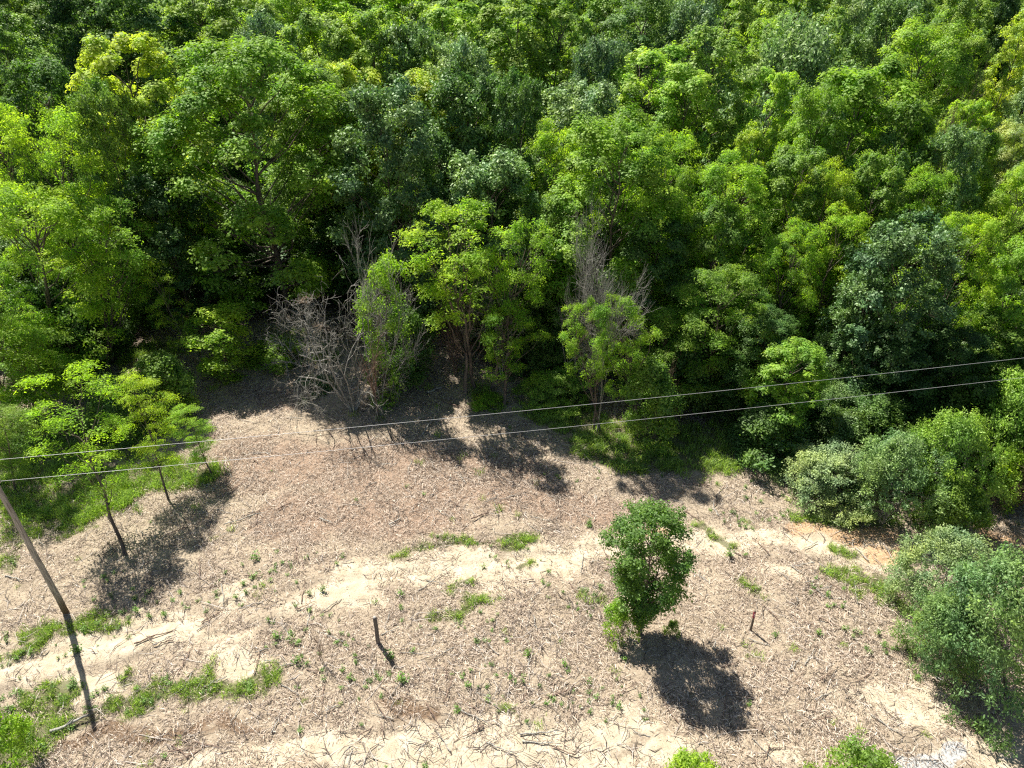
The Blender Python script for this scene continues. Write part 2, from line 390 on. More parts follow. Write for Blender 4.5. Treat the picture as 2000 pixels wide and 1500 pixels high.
def build_ground():
    xs = spaced(-36, 36, 0.22, 2500); ys = spaced(10, 62, 0.22, 2500)
    X, Y = np.meshgrid(xs, ys); x = X.ravel(); y = Y.ravel(); z = gz(x, y)
    nx, ny = len(xs), len(ys)
    i = np.arange(ny - 1)[:, None] * nx; j = np.arange(nx - 1)[None]
    f = np.stack([i + j, i + j + 1, i + nx + j + 1, i + nx + j], -1).reshape(-1, 4)
    mb = MB(); mb.add(np.stack([x, y, z], 1), f)
    me = mb.mesh("ground", [], True)
    ms = masks(x, y)
    for k, v in ms.items():
        a = me.attributes.new("m_" + k, 'FLOAT', 'POINT'); a.data.foreach_set("value", v.astype(np.float32))
    m, nd, lk = newmat("soil")
    out = N(nd, "ShaderNodeOutputMaterial"); p = N(nd, "ShaderNodeBsdfPrincipled"); lk.new(p.outputs[0], out.inputs[0])
    p.inputs["Roughness"].default_value = 0.95; p.inputs["Specular IOR Level"].default_value = 0.15
    tc = N(nd, "ShaderNodeTexCoord")
    def noise(scale, det=6, rough=.6, vec=None, dist=0.0):
        n = N(nd, "ShaderNodeTexNoise"); n.inputs["Scale"].default_value = scale; n.inputs["Detail"].default_value = det
        n.inputs["Roughness"].default_value = rough; n.inputs["Distortion"].default_value = dist
        lk.new(vec if vec is not None else tc.outputs["Object"], n.inputs[0]); return n.outputs[0]
    big = noise(0.35, 5); mid = noise(1.6, 6, .65); fine = noise(9, 8, .75); speck = noise(38, 4, .7)
    def mask(k, gain=1.0, edge=0.16, amount=1.0):
        a = N(nd, "ShaderNodeAttribute"); a.attribute_name = "m_" + k
        s = mathn(nd, lk, 'MULTIPLY', a.outputs["Fac"], gain)
        s = mathn(nd, lk, 'ADD', s, mathn(nd, lk, 'MULTIPLY', mathn(nd, lk, 'SUBTRACT', mid, 0.5), 0.9))
        s = mathn(nd, lk, 'ADD', s, mathn(nd, lk, 'MULTIPLY', mathn(nd, lk, 'SUBTRACT', fine, 0.5), 1.2))
        mr = N(nd, "ShaderNodeMapRange"); mr.interpolation_type = 'SMOOTHSTEP'
        mr.inputs[1].default_value = 0.5 - edge; mr.inputs[2].default_value = 0.5 + edge; mr.inputs[4].default_value = amount
        lk.new(s, mr.inputs[0]); return mr.outputs[0]
    def ramp(v, stops):
        rp = N(nd, "ShaderNodeValToRGB")
        while len(rp.color_ramp.elements) < len(stops): rp.color_ramp.elements.new(.5)
        for e, (q, c) in zip(rp.color_ramp.elements, stops): e.position = q; e.color = (*c, 1)
        lk.new(v, rp.inputs[0]); return rp.outputs[0]
    # duff of shredded wood between the pieces
    c = ramp(fine, [(0.3, (0.2, 0.15, 0.105)), (0.5, (0.37, 0.295, 0.21)), (0.7, (0.53, 0.435, 0.325))])
    c = mixc(nd, lk, mathn(nd, lk, 'MULTIPLY', big, 0.5), c, (0.48, 0.4, 0.29))
    drift = N(nd, "ShaderNodeMapRange"); drift.inputs[1].default_value = .5; drift.inputs[2].default_value = .68; drift.inputs[4].default_value = .6; lk.new(noise(0.9, 5, .65, None, .6), drift.inputs[0])
    c = mixc(nd, lk, drift.outputs[0], c, (0.2, 0.155, 0.115))
    red = ramp(fine, [(0.3, (0.17, 0.11, 0.075)), (0.5, (0.3, 0.205, 0.145)), (0.7, (0.43, 0.31, 0.235))])
    c = mixc(nd, lk, mask('red', 1.0, .35, .85), c, red)
    sand = ramp(mid, [(0.3, (0.43, 0.35, 0.24)), (0.5, (0.57, 0.48, 0.35)), (0.72, (0.68, 0.6, 0.47))])
    sand = mixc(nd, lk, mathn(nd, lk, 'MULTIPLY', speck, 0.35), sand, (0.46, 0.36, 0.24))
    c = mixc(nd, lk, mask('sand', 1.02, .38), c, sand)
    org = ramp(fine, [(0.3, (0.36, 0.21, 0.11)), (0.5, (0.53, 0.34, 0.19)), (0.7, (0.64, 0.47, 0.3))])
    c = mixc(nd, lk, mask('orange', 1.0, .3, .9), c, org)
    c = mixc(nd, lk, mask('grey', 1.1, .2), c, ramp(speck, [(0.35, (0.3, 0.3, 0.28)), (0.6, (0.55, 0.55, 0.54))]))
    c = mixc(nd, lk, mask('brown', .95, .3, .85), c, ramp(fine, [(0.3, (0.1, 0.06, 0.035)), (0.7, (0.24, 0.155, 0.095))]))
    turf = ramp(fine, [(0.3, (0.05, 0.065, 0.02)), (0.7, (0.13, 0.14, 0.05))])
    c = mixc(nd, lk, mask('grass', 1.0, .25, .8), c, turf)
    c = mixc(nd, lk, mask('woods', 1.0, .3), c, ramp(fine, [(0.3, (0.045, 0.033, 0.022)), (0.55, (0.12, 0.085, 0.055)), (0.75, (0.24, 0.17, 0.12))]))
    lk.new(c, p.inputs["Base Color"])
    b1 = N(nd, "ShaderNodeBump"); b1.inputs["Strength"].default_value = 0.8; b1.inputs["Distance"].default_value = 0.10; lk.new(fine, b1.inputs["Height"])
    b2 = N(nd, "ShaderNodeBump"); b2.inputs["Strength"].default_value = 0.7; b2.inputs["Distance"].default_value = 0.03; lk.new(speck, b2.inputs["Height"])
    lk.new(b1.outputs[0], b2.inputs["Normal"]); lk.new(b2.outputs[0], p.inputs["Normal"])
    me.materials.append(m)
    o = link("ground", me)
    prop(o, "cleared ground of shredded wood and pale sandy tracks", None, None, "structure")
build_ground()

# ------------------------------------------------------------------ crowns and branches
def unit(v): return v / (np.linalg.norm(v, axis=-1, keepdims=True) + 1e-9)

def curve(p0, p1, r, n=5, wob=0.06, sag=0.0):
    t = np.linspace(0, 1, n)[:, None]
    L = np.linalg.norm(p1 - p0)
    m = p0 * (1 - t) + p1 * t
    m[:, 2] += (sag * L * np.sin(math.pi * t[:, 0]))
    j = r.normal(size=(n, 3)) * wob * L; j[0] = 0; j[-1] = 0
    return m + j * 0.6

def make_tree(name, seed, h, R, cb=0.22, lobes=18, puffs=20, leaves=70, leaf=(0.22, 0.12), psize=0.6, flat=0.5, shoot=0.0, upright=0.7,
              shape='round', tr=0.2, airy=0.0, lobe_r=0.46, leafmat=None, barkmat=None, stems=1, lean=0.0, jitter=.35, low=-0.35, drop=0.0, rough=0.06):
    """returns (crown mesh, trunk mesh) standing on the origin"""
    r = np.random.default_rng(seed)
    wood = MB(); fol = MB()
    def prof(t):
        if shape == 'round': return np.sqrt(np.clip(1 - ((t - 0.42) / 0.62) ** 2, 0.03, 1))
        if shape == 'oval': return np.sqrt(np.clip(1 - ((t - 0.5) / 0.54) ** 2, 0.02, 1))
        if shape == 'cone': return np.clip(1.15 * (1 - t) ** 0.75, 0.05, 1)
        if shape == 'vase': return np.clip(0.25 + 0.95 * np.sin(math.pi * np.clip(t, 0, 1) ** 1.15 * 0.93), 0.1, 1)
        if shape == 'diamond': return np.interp(t, [0, .25, .55, .75, .9, 1], [.15, .5, .95, 1.0, .6, .2])
        if shape == 'flat': return np.clip(0.55 + 0.6 * t - 0.75 * t ** 6, 0.1, 1)
        if shape == 'dome': return np.sqrt(np.clip(1 - t ** 2.2, 0.03, 1))
        return np.ones_like(t)
    ctop = np.array([lean * h, 0, h * 0.86])
    tp = []
    for s in range(stems):
        b = np.array([0.0, 0, -0.3]) if stems == 1 else np.array([r.normal() * .12 * R, r.normal() * .12 * R, -0.3])
        top = ctop.copy()
        if stems > 1:
            a = 2 * math.pi * s / stems + r.random(); top = np.array([math.cos(a) * R * .4, math.sin(a) * R * .4, h * r.uniform(.65, .85)])
        path = curve(b, top, r, 8, 0.012 if h < 10 else 0.02)
        tt_ = np.linspace(0, 7, 25); path = np.stack([np.interp(tt_, np.arange(8), path[:, q_]) for q_ in range(3)], 1)
        rr = tr / math.sqrt(stems) * (1 - 0.86 * np.linspace(0, 1, 25) ** 0.8); rr[0] *= 1.35
        wood.tube(path, rr, 7)
        tp.append(path)
    for i in range(lobes):
        t = (i + r.uniform(0.1, .9)) / lobes
        t = t ** 0.85
        if i == lobes - 1: t = 0.93
        ang = i * 2.39996 + r.normal() * .35
        pr = prof(np.array(t)) * R * r.uniform(0.8, 1.15)
        lr = R * lobe_r * r.uniform(0.75, 1.2) * (0.75 + 0.35 * prof(np.array(t)))
        rad = max(pr - lr * 0.8, 0) * r.uniform(0.75, 1.05) * (1 + rough * r.normal())
        z = h * (cb + (1 - cb) * t)
        c = np.array([math.cos(ang) * rad + lean * z, math.sin(ang) * rad, min(z, h - lr * .55)])
        path = tp[r.integers(len(tp))]
        k = np.argmin(np.abs(path[:, 2] - max(c[2] - rad * upright * r.uniform(.6, 1.3) - 0.08 * h, h * r.uniform(.08, .25))))
        lp = curve(path[k], c + np.array([0, 0, -lr * .2]), r, 5, 0.05, -0.05)
        wood.tube(lp, np.linspace(tr * .27, tr * .07, 5), 4)
        npf = int(puffs * r.uniform(0.8, 1.2))
        d = unit(r.normal(size=(npf * 2, 3))); d = d[d[:, 2] > low][:npf]
        # keep mostly the outward side of a lobe
        outw = unit(np.array([c[0] - lean * z, c[1], (t - .4) * R])[None])[0]
        d = unit(d + outw * 0.55)
        pc = c + d * lr * r.uniform(0.55, 1.12, (len(d), 1)) * np.array([1, 1, 0.85])
        pc[:, 2] = np.maximum(pc[:, 2], 0.15)
        for q in range(len(pc)):
            if airy and r.random() < airy: continue
            ps = psize * r.uniform(0.6, 1.35)
            o = unit(d[q] + np.array([0, 0, upright * 0.8]))
            if r.random() < .6: wood.tube(np.array([c + (pc[q] - c) * .15, (c + pc[q]) / 2 + r.normal(size=3) * .08 * lr, pc[q]]), [tr * .07, tr * .05, 0.008], 3)
            n = int(leaves * ps * ps / (psize * psize) * r.uniform(.7, 1.3)) + 6
            g = r.normal(size=(n, 3)) * 0.5
            g *= np.minimum(1, 1.3 / (np.linalg.norm(g, axis=1, keepdims=True) + .01))
            pos = pc[q] + g * ps * np.array([1, 1, flat])
            if shoot: pos += o * (r.random((n, 1)) ** 0.8) * shoot * r.uniform(.5, 1.3)
            pos[:, 2] += -np.sum((g[:, :2]) ** 2, 1) * ps * 0.35 - drop * r.random(n) * ps
            if shoot:
                nm = np.array([0, 0, 1.]) * 0.6 + d[q] * .5 + r.normal(size=(n, 3)) * 0.6
                ax = np.tile(o, (n, 1))
            else:
                nm = np.array([0, 0, 1.]) * upright + d[q] * 0.45 + g * .5 + r.normal(size=(n, 3)) * jitter
                ax = None
            sz = r.uniform(0.65, 1.3, n)
            tint = np.clip(r.uniform(.1, .9) * .55 + r.random(n) * .45, 0, 1)
            fol.leaves(pos, nm, leaf[0] * sz, leaf[1] * sz * r.uniform(.8, 1.2, n), tint, r, ax)
    cm = fol.mesh(name + "_crown", leafmat or M_LEAF)
    wm = wood.mesh(name + "_trunk", barkmat or M_BARK, True)
    z = np.vstack(fol.v); 
    rr_ = np.percentile(np.hypot(z[:, 0] - lean * z[:, 2], z[:, 1]), 96)
    pts = z[::max(len(z) // 2500, 1)]
    return dict(crown=cm, trunk=wm, pts=pts, h=float(np.percentile(z[:, 2], 99.8)), r=float(rr_))

def bare_branches(mb, r, p, d, L, rad, lev, maxlev, spread=0.5, kids=4, curl=0.15, up=0.1, seg=4):
    pts = [p]
    q = p.copy(); dd = d.copy()
    for i in range(seg):
        dd = unit(dd + r.normal(size=3) * curl + np.array([0, 0, up]))
        q = q + dd * L / seg; pts.append(q.copy())
    pts = np.array(pts)
    mb.tube(pts, np.linspace(rad, rad * .45 if lev < maxlev else 0.006, seg + 1), 5 if lev == 0 else 3 if lev > 1 else 4)
    if lev >= maxlev: return
    for k in range(kids + (lev > 0)):
        t = r.uniform(0.25, 1.0); i = min(int(t * seg), seg - 1)
        s = pts[i] + (pts[i + 1] - pts[i]) * (t * seg - i)
        nd = unit(unit(pts[i + 1] - pts[i]) + unit(r.normal(size=3)) * spread * 1.6)
        bare_branches(mb, r, s, nd, L * r.uniform(.45, .75), max(rad * .5, .012), lev + 1, maxlev, spread, kids, curl, up, max(seg - (lev > 1), 3))

ARCH = {}
def arch(key, **kw): ARCH[key] = make_tree(key, **kw)
for i in range(4):
    arch("broad%d" % i, seed=10 + i, h=17, R=5.0, lobes=[36, 30, 42, 34][i], puffs=20, leaves=[44, 40, 42, 70][i], leaf=[(0.25, 0.16), (0.28, 0.16), (0.26, 0.14), (0.18, 0.11)][i], psize=[.5, .56, .46, .5][i], flat=0.5, upright=.8, lobe_r=[.26, .3, .24, .27][i], cb=.16, jitter=.28)
for i in range(2):
    arch("dark%d" % i, seed=20 + i, h=17, R=4.8, lobes=36, puffs=20, leaves=46, leaf=(0.25, 0.14), psize=0.4, flat=0.7, shoot=0.7, upright=.8, lobe_r=.26, cb=.12, leafmat=M_LEAF_GLOSSY, jitter=.5)
for i in range(3):
    arch("oval%d" % i, seed=30 + i, h=18, R=3.6, lobes=36, puffs=17, leaves=40, leaf=(0.23, 0.14), psize=0.42, flat=.6, upright=.75, lobe_r=.3, jitter=.28, shape='oval', cb=.12)
for i in range(3):
    arch("locust%d" % i, seed=40 + i, h=13, R=4.2, lobes=[34, 28, 38][i], puffs=17, airy=[.1, .05, .2][i], leaves=50, leaf=(0.17, 0.08), psize=0.52, flat=0.3, upright=1.1, lobe_r=.25, shape=['round', 'flat', 'round'][i], cb=.18, leafmat=M_LEAF_THIN, jitter=.5, drop=.2, low=-.25)
for i in range(3):
    arch("sapling%d" % i, seed=50 + i, h=9, R=2.3, lobes=[20, 16, 18][i], puffs=13, leaves=62, leaf=(0.125, 0.05), psize=0.45, flat=0.3, upright=1.2, lobe_r=.4, shape='flat', cb=.27, leafmat=M_LEAF_THIN, tr=.1, jitter=.5, airy=.12, drop=.2, low=-.1)
for i in range(3):
    arch("olive%d" % i, seed=60 + i, h=4.4, R=3.2, lobes=[20, 16, 24][i], puffs=26, leaves=44, leaf=(0.15, 0.06), psize=0.3, flat=.8, shoot=0.42, upright=.55, lobe_r=.36, shape='dome', cb=.05, leafmat=M_LEAF_SILVER, stems=4, tr=.11, jitter=.6, barkmat=M_BARK_GREY)
for i in range(2):
    arch("bush%d" % i, seed=70 + i, h=5, R=2.4, lobes=18, puffs=18, leaves=46, leaf=(0.18, 0.1), psize=0.42, flat=.7, upright=.6, lobe_r=.4, shape='dome', cb=.05, stems=3, tr=.1, jitter=.5)
for i in range(2):
    arch("leggy%d" % i, seed=46 + i, h=11, R=3.4, lobes=[30, 24][i], puffs=14, leaves=46, leaf=(0.16, 0.075), psize=0.46, flat=0.35, upright=1.3, lobe_r=.24, shape='flat', cb=.42, leafmat=M_LEAF_THIN, jitter=.55, drop=.2, low=-.2, airy=.22, stems=[2, 1][i], tr=.2, rough=.2)
arch("lone", seed=88, h=8.6, R=2.0, lobes=58, puffs=16, leaves=28, leaf=(0.12, 0.075), psize=0.21, flat=.9, shoot=.5, upright=1.3, lobe_r=.2, shape="diamond", cb=.15, tr=.13, jitter=.6, airy=.12, rough=.12)
for i in range(3):
    arch("low%d" % i, seed=100 + i, h=2.2, R=1.3, lobes=12, puffs=11, leaves=22, leaf=(0.14, 0.06), psize=0.22, flat=.8, shoot=.15, upright=.6, lobe_r=.36, shape='dome', cb=.08, tr=.04, jitter=.6, stems=3)
for i in range(2):
    arch("vine%d" % i, seed=90 + i, h=9, R=1.8, lobes=22, puffs=13, leaves=42, leaf=(0.17, 0.11), psize=0.42, flat=.9, upright=.5, lobe_r=.42, shape='oval', cb=.05, tr=.16, jitter=.6, airy=.3, rough=.35)
arch("tall", seed=95, h=21, R=7.5, lobes=64, puffs=22, leaves=40, leaf=(0.24, 0.15), psize=0.6, flat=.5, upright=.8, lobe_r=.2, cb=.12, shape="round", airy=.03, tr=.3, jitter=.3)

# ------------------------------------------------------------------ trees and shrubs
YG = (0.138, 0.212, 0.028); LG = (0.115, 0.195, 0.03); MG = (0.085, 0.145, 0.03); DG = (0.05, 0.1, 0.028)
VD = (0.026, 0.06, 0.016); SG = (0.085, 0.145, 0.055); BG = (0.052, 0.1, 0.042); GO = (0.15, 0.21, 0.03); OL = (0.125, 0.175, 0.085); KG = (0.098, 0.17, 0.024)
count_tris = [0]
def plant(kind, px, py, wpx, color, label, Y=None, base=None, name=None, cat="tree", group=None, rz=None, back=0.0):
    a = ARCH[kind]
    if base is not None:
        g = at(*base); 
        for _ in range(3): g = at(base[0], base[1], float(gz(g[0], g[1])))
    else:
        g = atY(px, py, Y); 
    g[2] = float(gz(g[0], g[1]))
    h = max(top_height(g, py) - g[2], 0.6)
    R = wpx * depth(np.array([g[0], g[1], g[2] + h * .65])) / FPX / 2
    z = rz if rz is not None else ((px * 7 + py * 13) % 628) / 100.0
    tx = 0.0; v0 = a['pts']; cz, sz = math.cos(z), math.sin(z); cp, sp_ = math.cos(PITCH), math.sin(PITCH)
    for it in range(7):                      # size and lean so that the crown has the outline it has in the photograph
        k = R / a['r']; kz = h / a['h']
        v = v0 * [k, k, kz]
        v = np.stack([v[:, 0] * cz - v[:, 1] * sz, v[:, 0] * sz + v[:, 1] * cz, v[:, 2]], 1)
        ct, st = math.cos(tx), math.sin(tx)
        v = np.stack([v[:, 0] * ct + v[:, 2] * st, v[:, 1], -v[:, 0] * st + v[:, 2] * ct], 1)
        v = np.stack([v[:, 0], v[:, 1] * math.cos(back) + v[:, 2] * math.sin(back), -v[:, 1] * math.sin(back) + v[:, 2] * math.cos(back)], 1) + g - [0, 0, CAM_H]
        d = v[:, 1] * cp - v[:, 2] * sp_
        X = 1000 + FPX * v[:, 0] / d; Yp = 750 - FPX * (v[:, 1] * sp_ + v[:, 2] * cp) / d
        x0, x1 = np.percentile(X, [2.5, 97.5]); yt = np.percentile(Yp, 1.0)
        R *= float(np.clip(wpx / max(x1 - x0, 1), .6, 1.6))
        dm = float(np.median(d)); dep_ = math.cos(math.atan2(CAM_H - g[2] - h, g[1]))
        h = max(h + (yt - py) * dm / FPX / max(dep_, .5) * .9, 0.5)
        if base is None: g[0] += (px - (x0 + x1) / 2) * dm / FPX
        else: tx = float(np.clip(tx + (px - (x0 + x1) / 2) * dm / FPX / h * .8, -.3, .3))
    g[2] = float(gz(g[0], g[1]))
    e = bpy.data.objects.new(name or ("shrub" if cat == "shrub" else "tree"), None); COL.objects.link(e)
    e.empty_display_size = 0.3
    e.location = (g[0], g[1], g[2] - 0.05)
    k = R / a['r']; kz = h / a['h']; k = max(k, kz / 1.7)
    e.scale = (k, k, kz)
    e.rotation_euler = (Matrix.Rotation(-back, 3, 'X') @ Matrix.Rotation(tx, 3, 'Y') @ Matrix.Rotation(z, 3, 'Z')).to_euler()
    prop(e, label, cat, group)
    t = link("trunk", a['trunk'], e); c = link("crown", a['crown'], e)
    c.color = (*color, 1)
    return e

W_G = "trees of the dense wood"
T = [
 # back rows, from the left
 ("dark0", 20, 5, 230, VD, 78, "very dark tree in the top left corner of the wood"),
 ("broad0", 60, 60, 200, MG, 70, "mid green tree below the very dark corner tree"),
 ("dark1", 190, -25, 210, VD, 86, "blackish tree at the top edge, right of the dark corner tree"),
 ("broad1", 300, -30, 190, DG, 84, "dark green round tree at the top edge behind the yellow-green crown"),
 ("oval0", 410, -40, 140, MG, 90, "green tree at the top edge above the tallest left tree"),
 ("broad2", 500, -20, 150, MG, 82, "mid green crown at the top edge with a loose outline"),
 ("dark0", 545, 35, 110, BG, 74, "small blue-green crown behind the tallest left tree"),
 ("broad3", 590, -20, 140, KG, 88, "fresh green crown at the top edge, left of the dark double crown"),
 ("broad0", 640, 30, 150, MG, 72, "green round crown left of the dark double crown"),
 ("broad2", 745, 25, 150, MG, 71, "left half of the dark double crown near the top edge"),
 ("dark1", 820, 50, 130, DG, 69, "dark right half of the double crown near the top edge"),
 ("oval1", 700, -30, 120, LG, 92, "light green crown on the top edge above the double crown"),
 ("broad1", 800, -30, 130, LG, 94, "light green crown on the top edge, beside a hazy gap"),
 ("oval2", 880, 10, 120, KG, 80, "upright fresh green tree near the top edge, right of the double crown"),
 ("dark0", 905, 85, 130, SG, 66, "grey-green crown with pale twigs below the top row"),
 ("oval0", 1010, -5, 120, MG, 74, "tall narrow green tree, left one of the upright pair at the top"),
 ("oval1", 1090, -10, 115, MG, 75, "tall narrow green tree, right one of the upright pair at the top"),
 ("dark1", 1165, 80, 110, BG, 68, "silvery dark crown right of the upright pair"),
 ("broad3", 1240, -15, 150, DG, 84, "dark round tree at the top edge right of the upright pair"),
 ("dark1", 1335, 5, 110, BG, 78, "bluish dark tree at the top edge above the egg-shaped tree"),
 ("broad0", 1400, -30, 130, MG, 92, "green crown cut by the top edge above the grey crown"),
 ("oval2", 1378, 58, 125, MG, 64, "egg-shaped dense green tree with a pointed top"),
 ("broad1", 1460, 40, 110, KG, 78, "light green crown right behind the egg-shaped tree"),
 ("olive0", 1515, 52, 95, SG, 72, "pale grey rounded crown right of the egg-shaped tree"),
 ("oval0", 1590, 18, 100, MG, 76, "green upright tree right of the pale grey crown"),
 ("broad2", 1530, -30, 130, MG, 92, "mid green crown at the top edge above the pale grey crown"),
 ("dark0", 1640, -20, 120, SG, 90, "greyish crown at the top edge, right of centre"),
 ("dark1", 1710, -5, 140, DG, 80, "dark tree at the top edge left of the bright rounded crown"),
 ("broad3", 1770, 45, 175, KG, 70, "bright green rounded crown in the top right part"),
 ("broad0", 1840, -20, 120, MG, 88, "green crown at the top edge, above the bright rounded crown"),
 ("oval1", 1855, 70, 90, MG, 70, "narrow green tree right of the bright rounded crown"),
 ("oval2", 1945, 30, 95, YG, 76, "yellowish narrow crown near the top right corner"),
 ("broad1", 2010, 0, 120, MG, 84, "green crown in the top right corner"),
 ("dark0", 1905, -30, 110, VD, 95, "dark tree at the top edge near the right corner"),
 # second row
 ("broad1", 130, 118, 220, DG, 64, "dark green crown under the dark corner trees"),
 ("locust0", 30, 185, 220, YG, 56, "yellow-green crown on the left edge, highest of the yellow ones"),
 ("locust1", 120, 215, 230, YG, 50, "feathery yellow-green tree below the dark green left crown"),
 ("broad2", 290, 70, 190, YG, 60, "yellowish crown left of the tallest tree top"),
 ("dark0", 250, 170, 190, MG, 54, "grey-green flank crown between feathery tree and tallest tree"),
 ("broad3", 620, 130, 150, MG, 62, "green crown right of the tallest tree"),
 ("broad0", 700, 115, 150, YG, 66, "yellow-green crown behind the dark spiky tree, its left side"),
 ("broad1", 830, 140, 140, YG, 64, "yellow-green crown behind the dark spiky tree, its right side"),
 ("dark1", 925, 145, 190, DG, 59, "dark glossy crown in the middle of the wood"),
 ("dark0", 1010, 150, 130, DG, 57, "dark glossy crown joined to the right of the middle one"),
 ("dark1", 1120, 165, 150, SG, 61, "silvery grey-green crown behind the bright maple"),
 ("oval2", 1260, 95, 120, LG, 65, "yellow-tinged narrow tree left of the egg-shaped tree"),
 ("oval0", 1320, 130, 110, LG, 61, "light green column tree in front of the egg-shaped tree"),
 ("broad2", 1480, 140, 130, LG, 63, "green crown on the left shoulder of the big rounded tree"),
 ("broad0", 1650, 130, 300, KG, 58, "big broad rounded green tree in the upper right"),
 ("broad3", 1560, 170, 170, KG, 55, "green lobe in front left of the big broad tree"),
 ("broad1", 1730, 200, 150, MG, 55, "green lobe in front right of the big broad tree"),
 ("broad2", 1850, 200, 100, YG, 58, "small bright crown below the brown dead crown"),
 ("dark0", 1985, 130, 150, SG, 66, "grey-green crown on the right edge near the top"),
 ("broad3", 1870, 265, 130, (0.14, 0.2, 0.06), 58, "soft light green thicket right of the big broad tree"),
 ("broad3", 1950, 240, 130, (0.14, 0.19, 0.07), 62, "pale thicket on the slope by the right edge"),
 ("dark1", 1820, 255, 110, SG, 52, "blue-green crown below the small bright crown"),
 ("broad3", 1995, 285, 130, (0.13, 0.19, 0.07), 55, "silvery crown above the bright yellow-green right crown"),
 # third row
 ("tall", 500, 80, 390, KG, 56, "tallest tree of the left half with a wide uneven crown"),
 ("dark0", 770, 165, 210, BG, 53, "dark spiky tree with silvery shoots on top, right of the tallest tree"),
 ("locust2", 800, 290, 130, DG, 54, "shaded dark tree behind the gap in the centre"),
 ("dark1", 950, 300, 200, SG, 51, "grey-green spreading tree above the centre locust"),
 ("broad3", 1195, 222, 250, KG, 49, "bright green maple with knobbly top in the middle"),
 ("locust0", 1090, 240, 150, YG, 53, "yellow-green crown at the left shoulder of the bright maple"),
 ("locust1", 1290, 260, 140, YG, 54, "yellow-green crown at the right shoulder of the bright maple"),
 ("locust2", 1345, 330, 130, MG, 51, "green locust right of the bright maple"),
 ("oval1", 1443, 245, 85, GO, 53, "golden yellow small crown left of the big broad tree"),
 ("locust0", 1420, 300, 190, LG, 49, "light locust with see-through crown under the golden one"),
 ("broad2", 1530, 290, 160, MG, 51, "mid green crown under the big broad tree"),
 ("broad0", 1680, 300, 140, MG, 49, "dark-sided green crown above the yellow dome"),
 ("locust1", 1590, 320, 120, GO, 50, "olive-yellow patchy crown left of the dark-sided one"),
 ("locust2", 1770, 330, 150, LG, 50, "light green crown above the silvery spruce-like tree"),
 ("broad3", 1960, 325, 190, YG, 48, "bright yellow-green large crown on the right edge"),
 ("locust0", 1850, 420, 170, YG, 43, "yellow-green crown right behind the silvery spruce-like tree"),
 ("broad1", 1960, 470, 180, LG, 42, "light green crown on the right edge under the yellow one"),
 ("broad2", 1930, 600, 200, MG, 41, "green crown on the right edge under the light one"),
 ("locust1", 1620, 405, 150, YG, 46, "yellow-green dome left of the silvery spruce-like tree"),
 ("locust2", 1530, 430, 140, LG, 45, "green feathery crown between the thin locust and the yellow dome"),
 ("broad0", 1380, 400, 150, MG, 47, "leafy green crown under the light locust"),
 ("broad2", 1270, 430, 150, DG, 47, "dark green crown below the bright maple"),
 ("dark1", 1060, 400, 130, MG, 49, "green crown between centre locust and bright maple"),
 ("dark0", 330, 340, 200, VD, 52, "tree darkened to black-green for the deep shade left of the tallest tree"),  # shade of the dark gaps put into the leaf colour, also on the next tree
 ("dark1", 690, 420, 160, VD, 58, "tree darkened to black-green for the deep shade behind the dead shrub"),
 ("dark0", 450, 470, 170, VD, 60, "low tree darkened to black-green for shade, above the shaded clearing"),  # very dark leaves stand for the shadow in the hollow
 # fourth row and forest rim
 ("dark0", 1740, 425, 235, BG, 40.5, "silvery blue-green spruce-like tree, darkest on its right side"),
 ("dark1", 1660, 540, 150, DG, 41, "dark tree at the foot of the yellow dome"),
 ("locust0", 1400, 520, 190, MG, 41.5, "green crown with reddish sprigs at the wood's rim"),
 ("locust1", 1300, 600, 110, MG, 42, "thin green crown right of the bare-topped tree"),
 ("broad3", 1480, 600, 160, DG, 40.5, "shaded bush behind the olive-green rim tree"),
]
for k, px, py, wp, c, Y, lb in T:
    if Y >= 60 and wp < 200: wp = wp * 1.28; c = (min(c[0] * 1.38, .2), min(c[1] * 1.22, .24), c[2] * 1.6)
    plant(k, px, py, wp, c, lb, Y=Y, group=W_G)

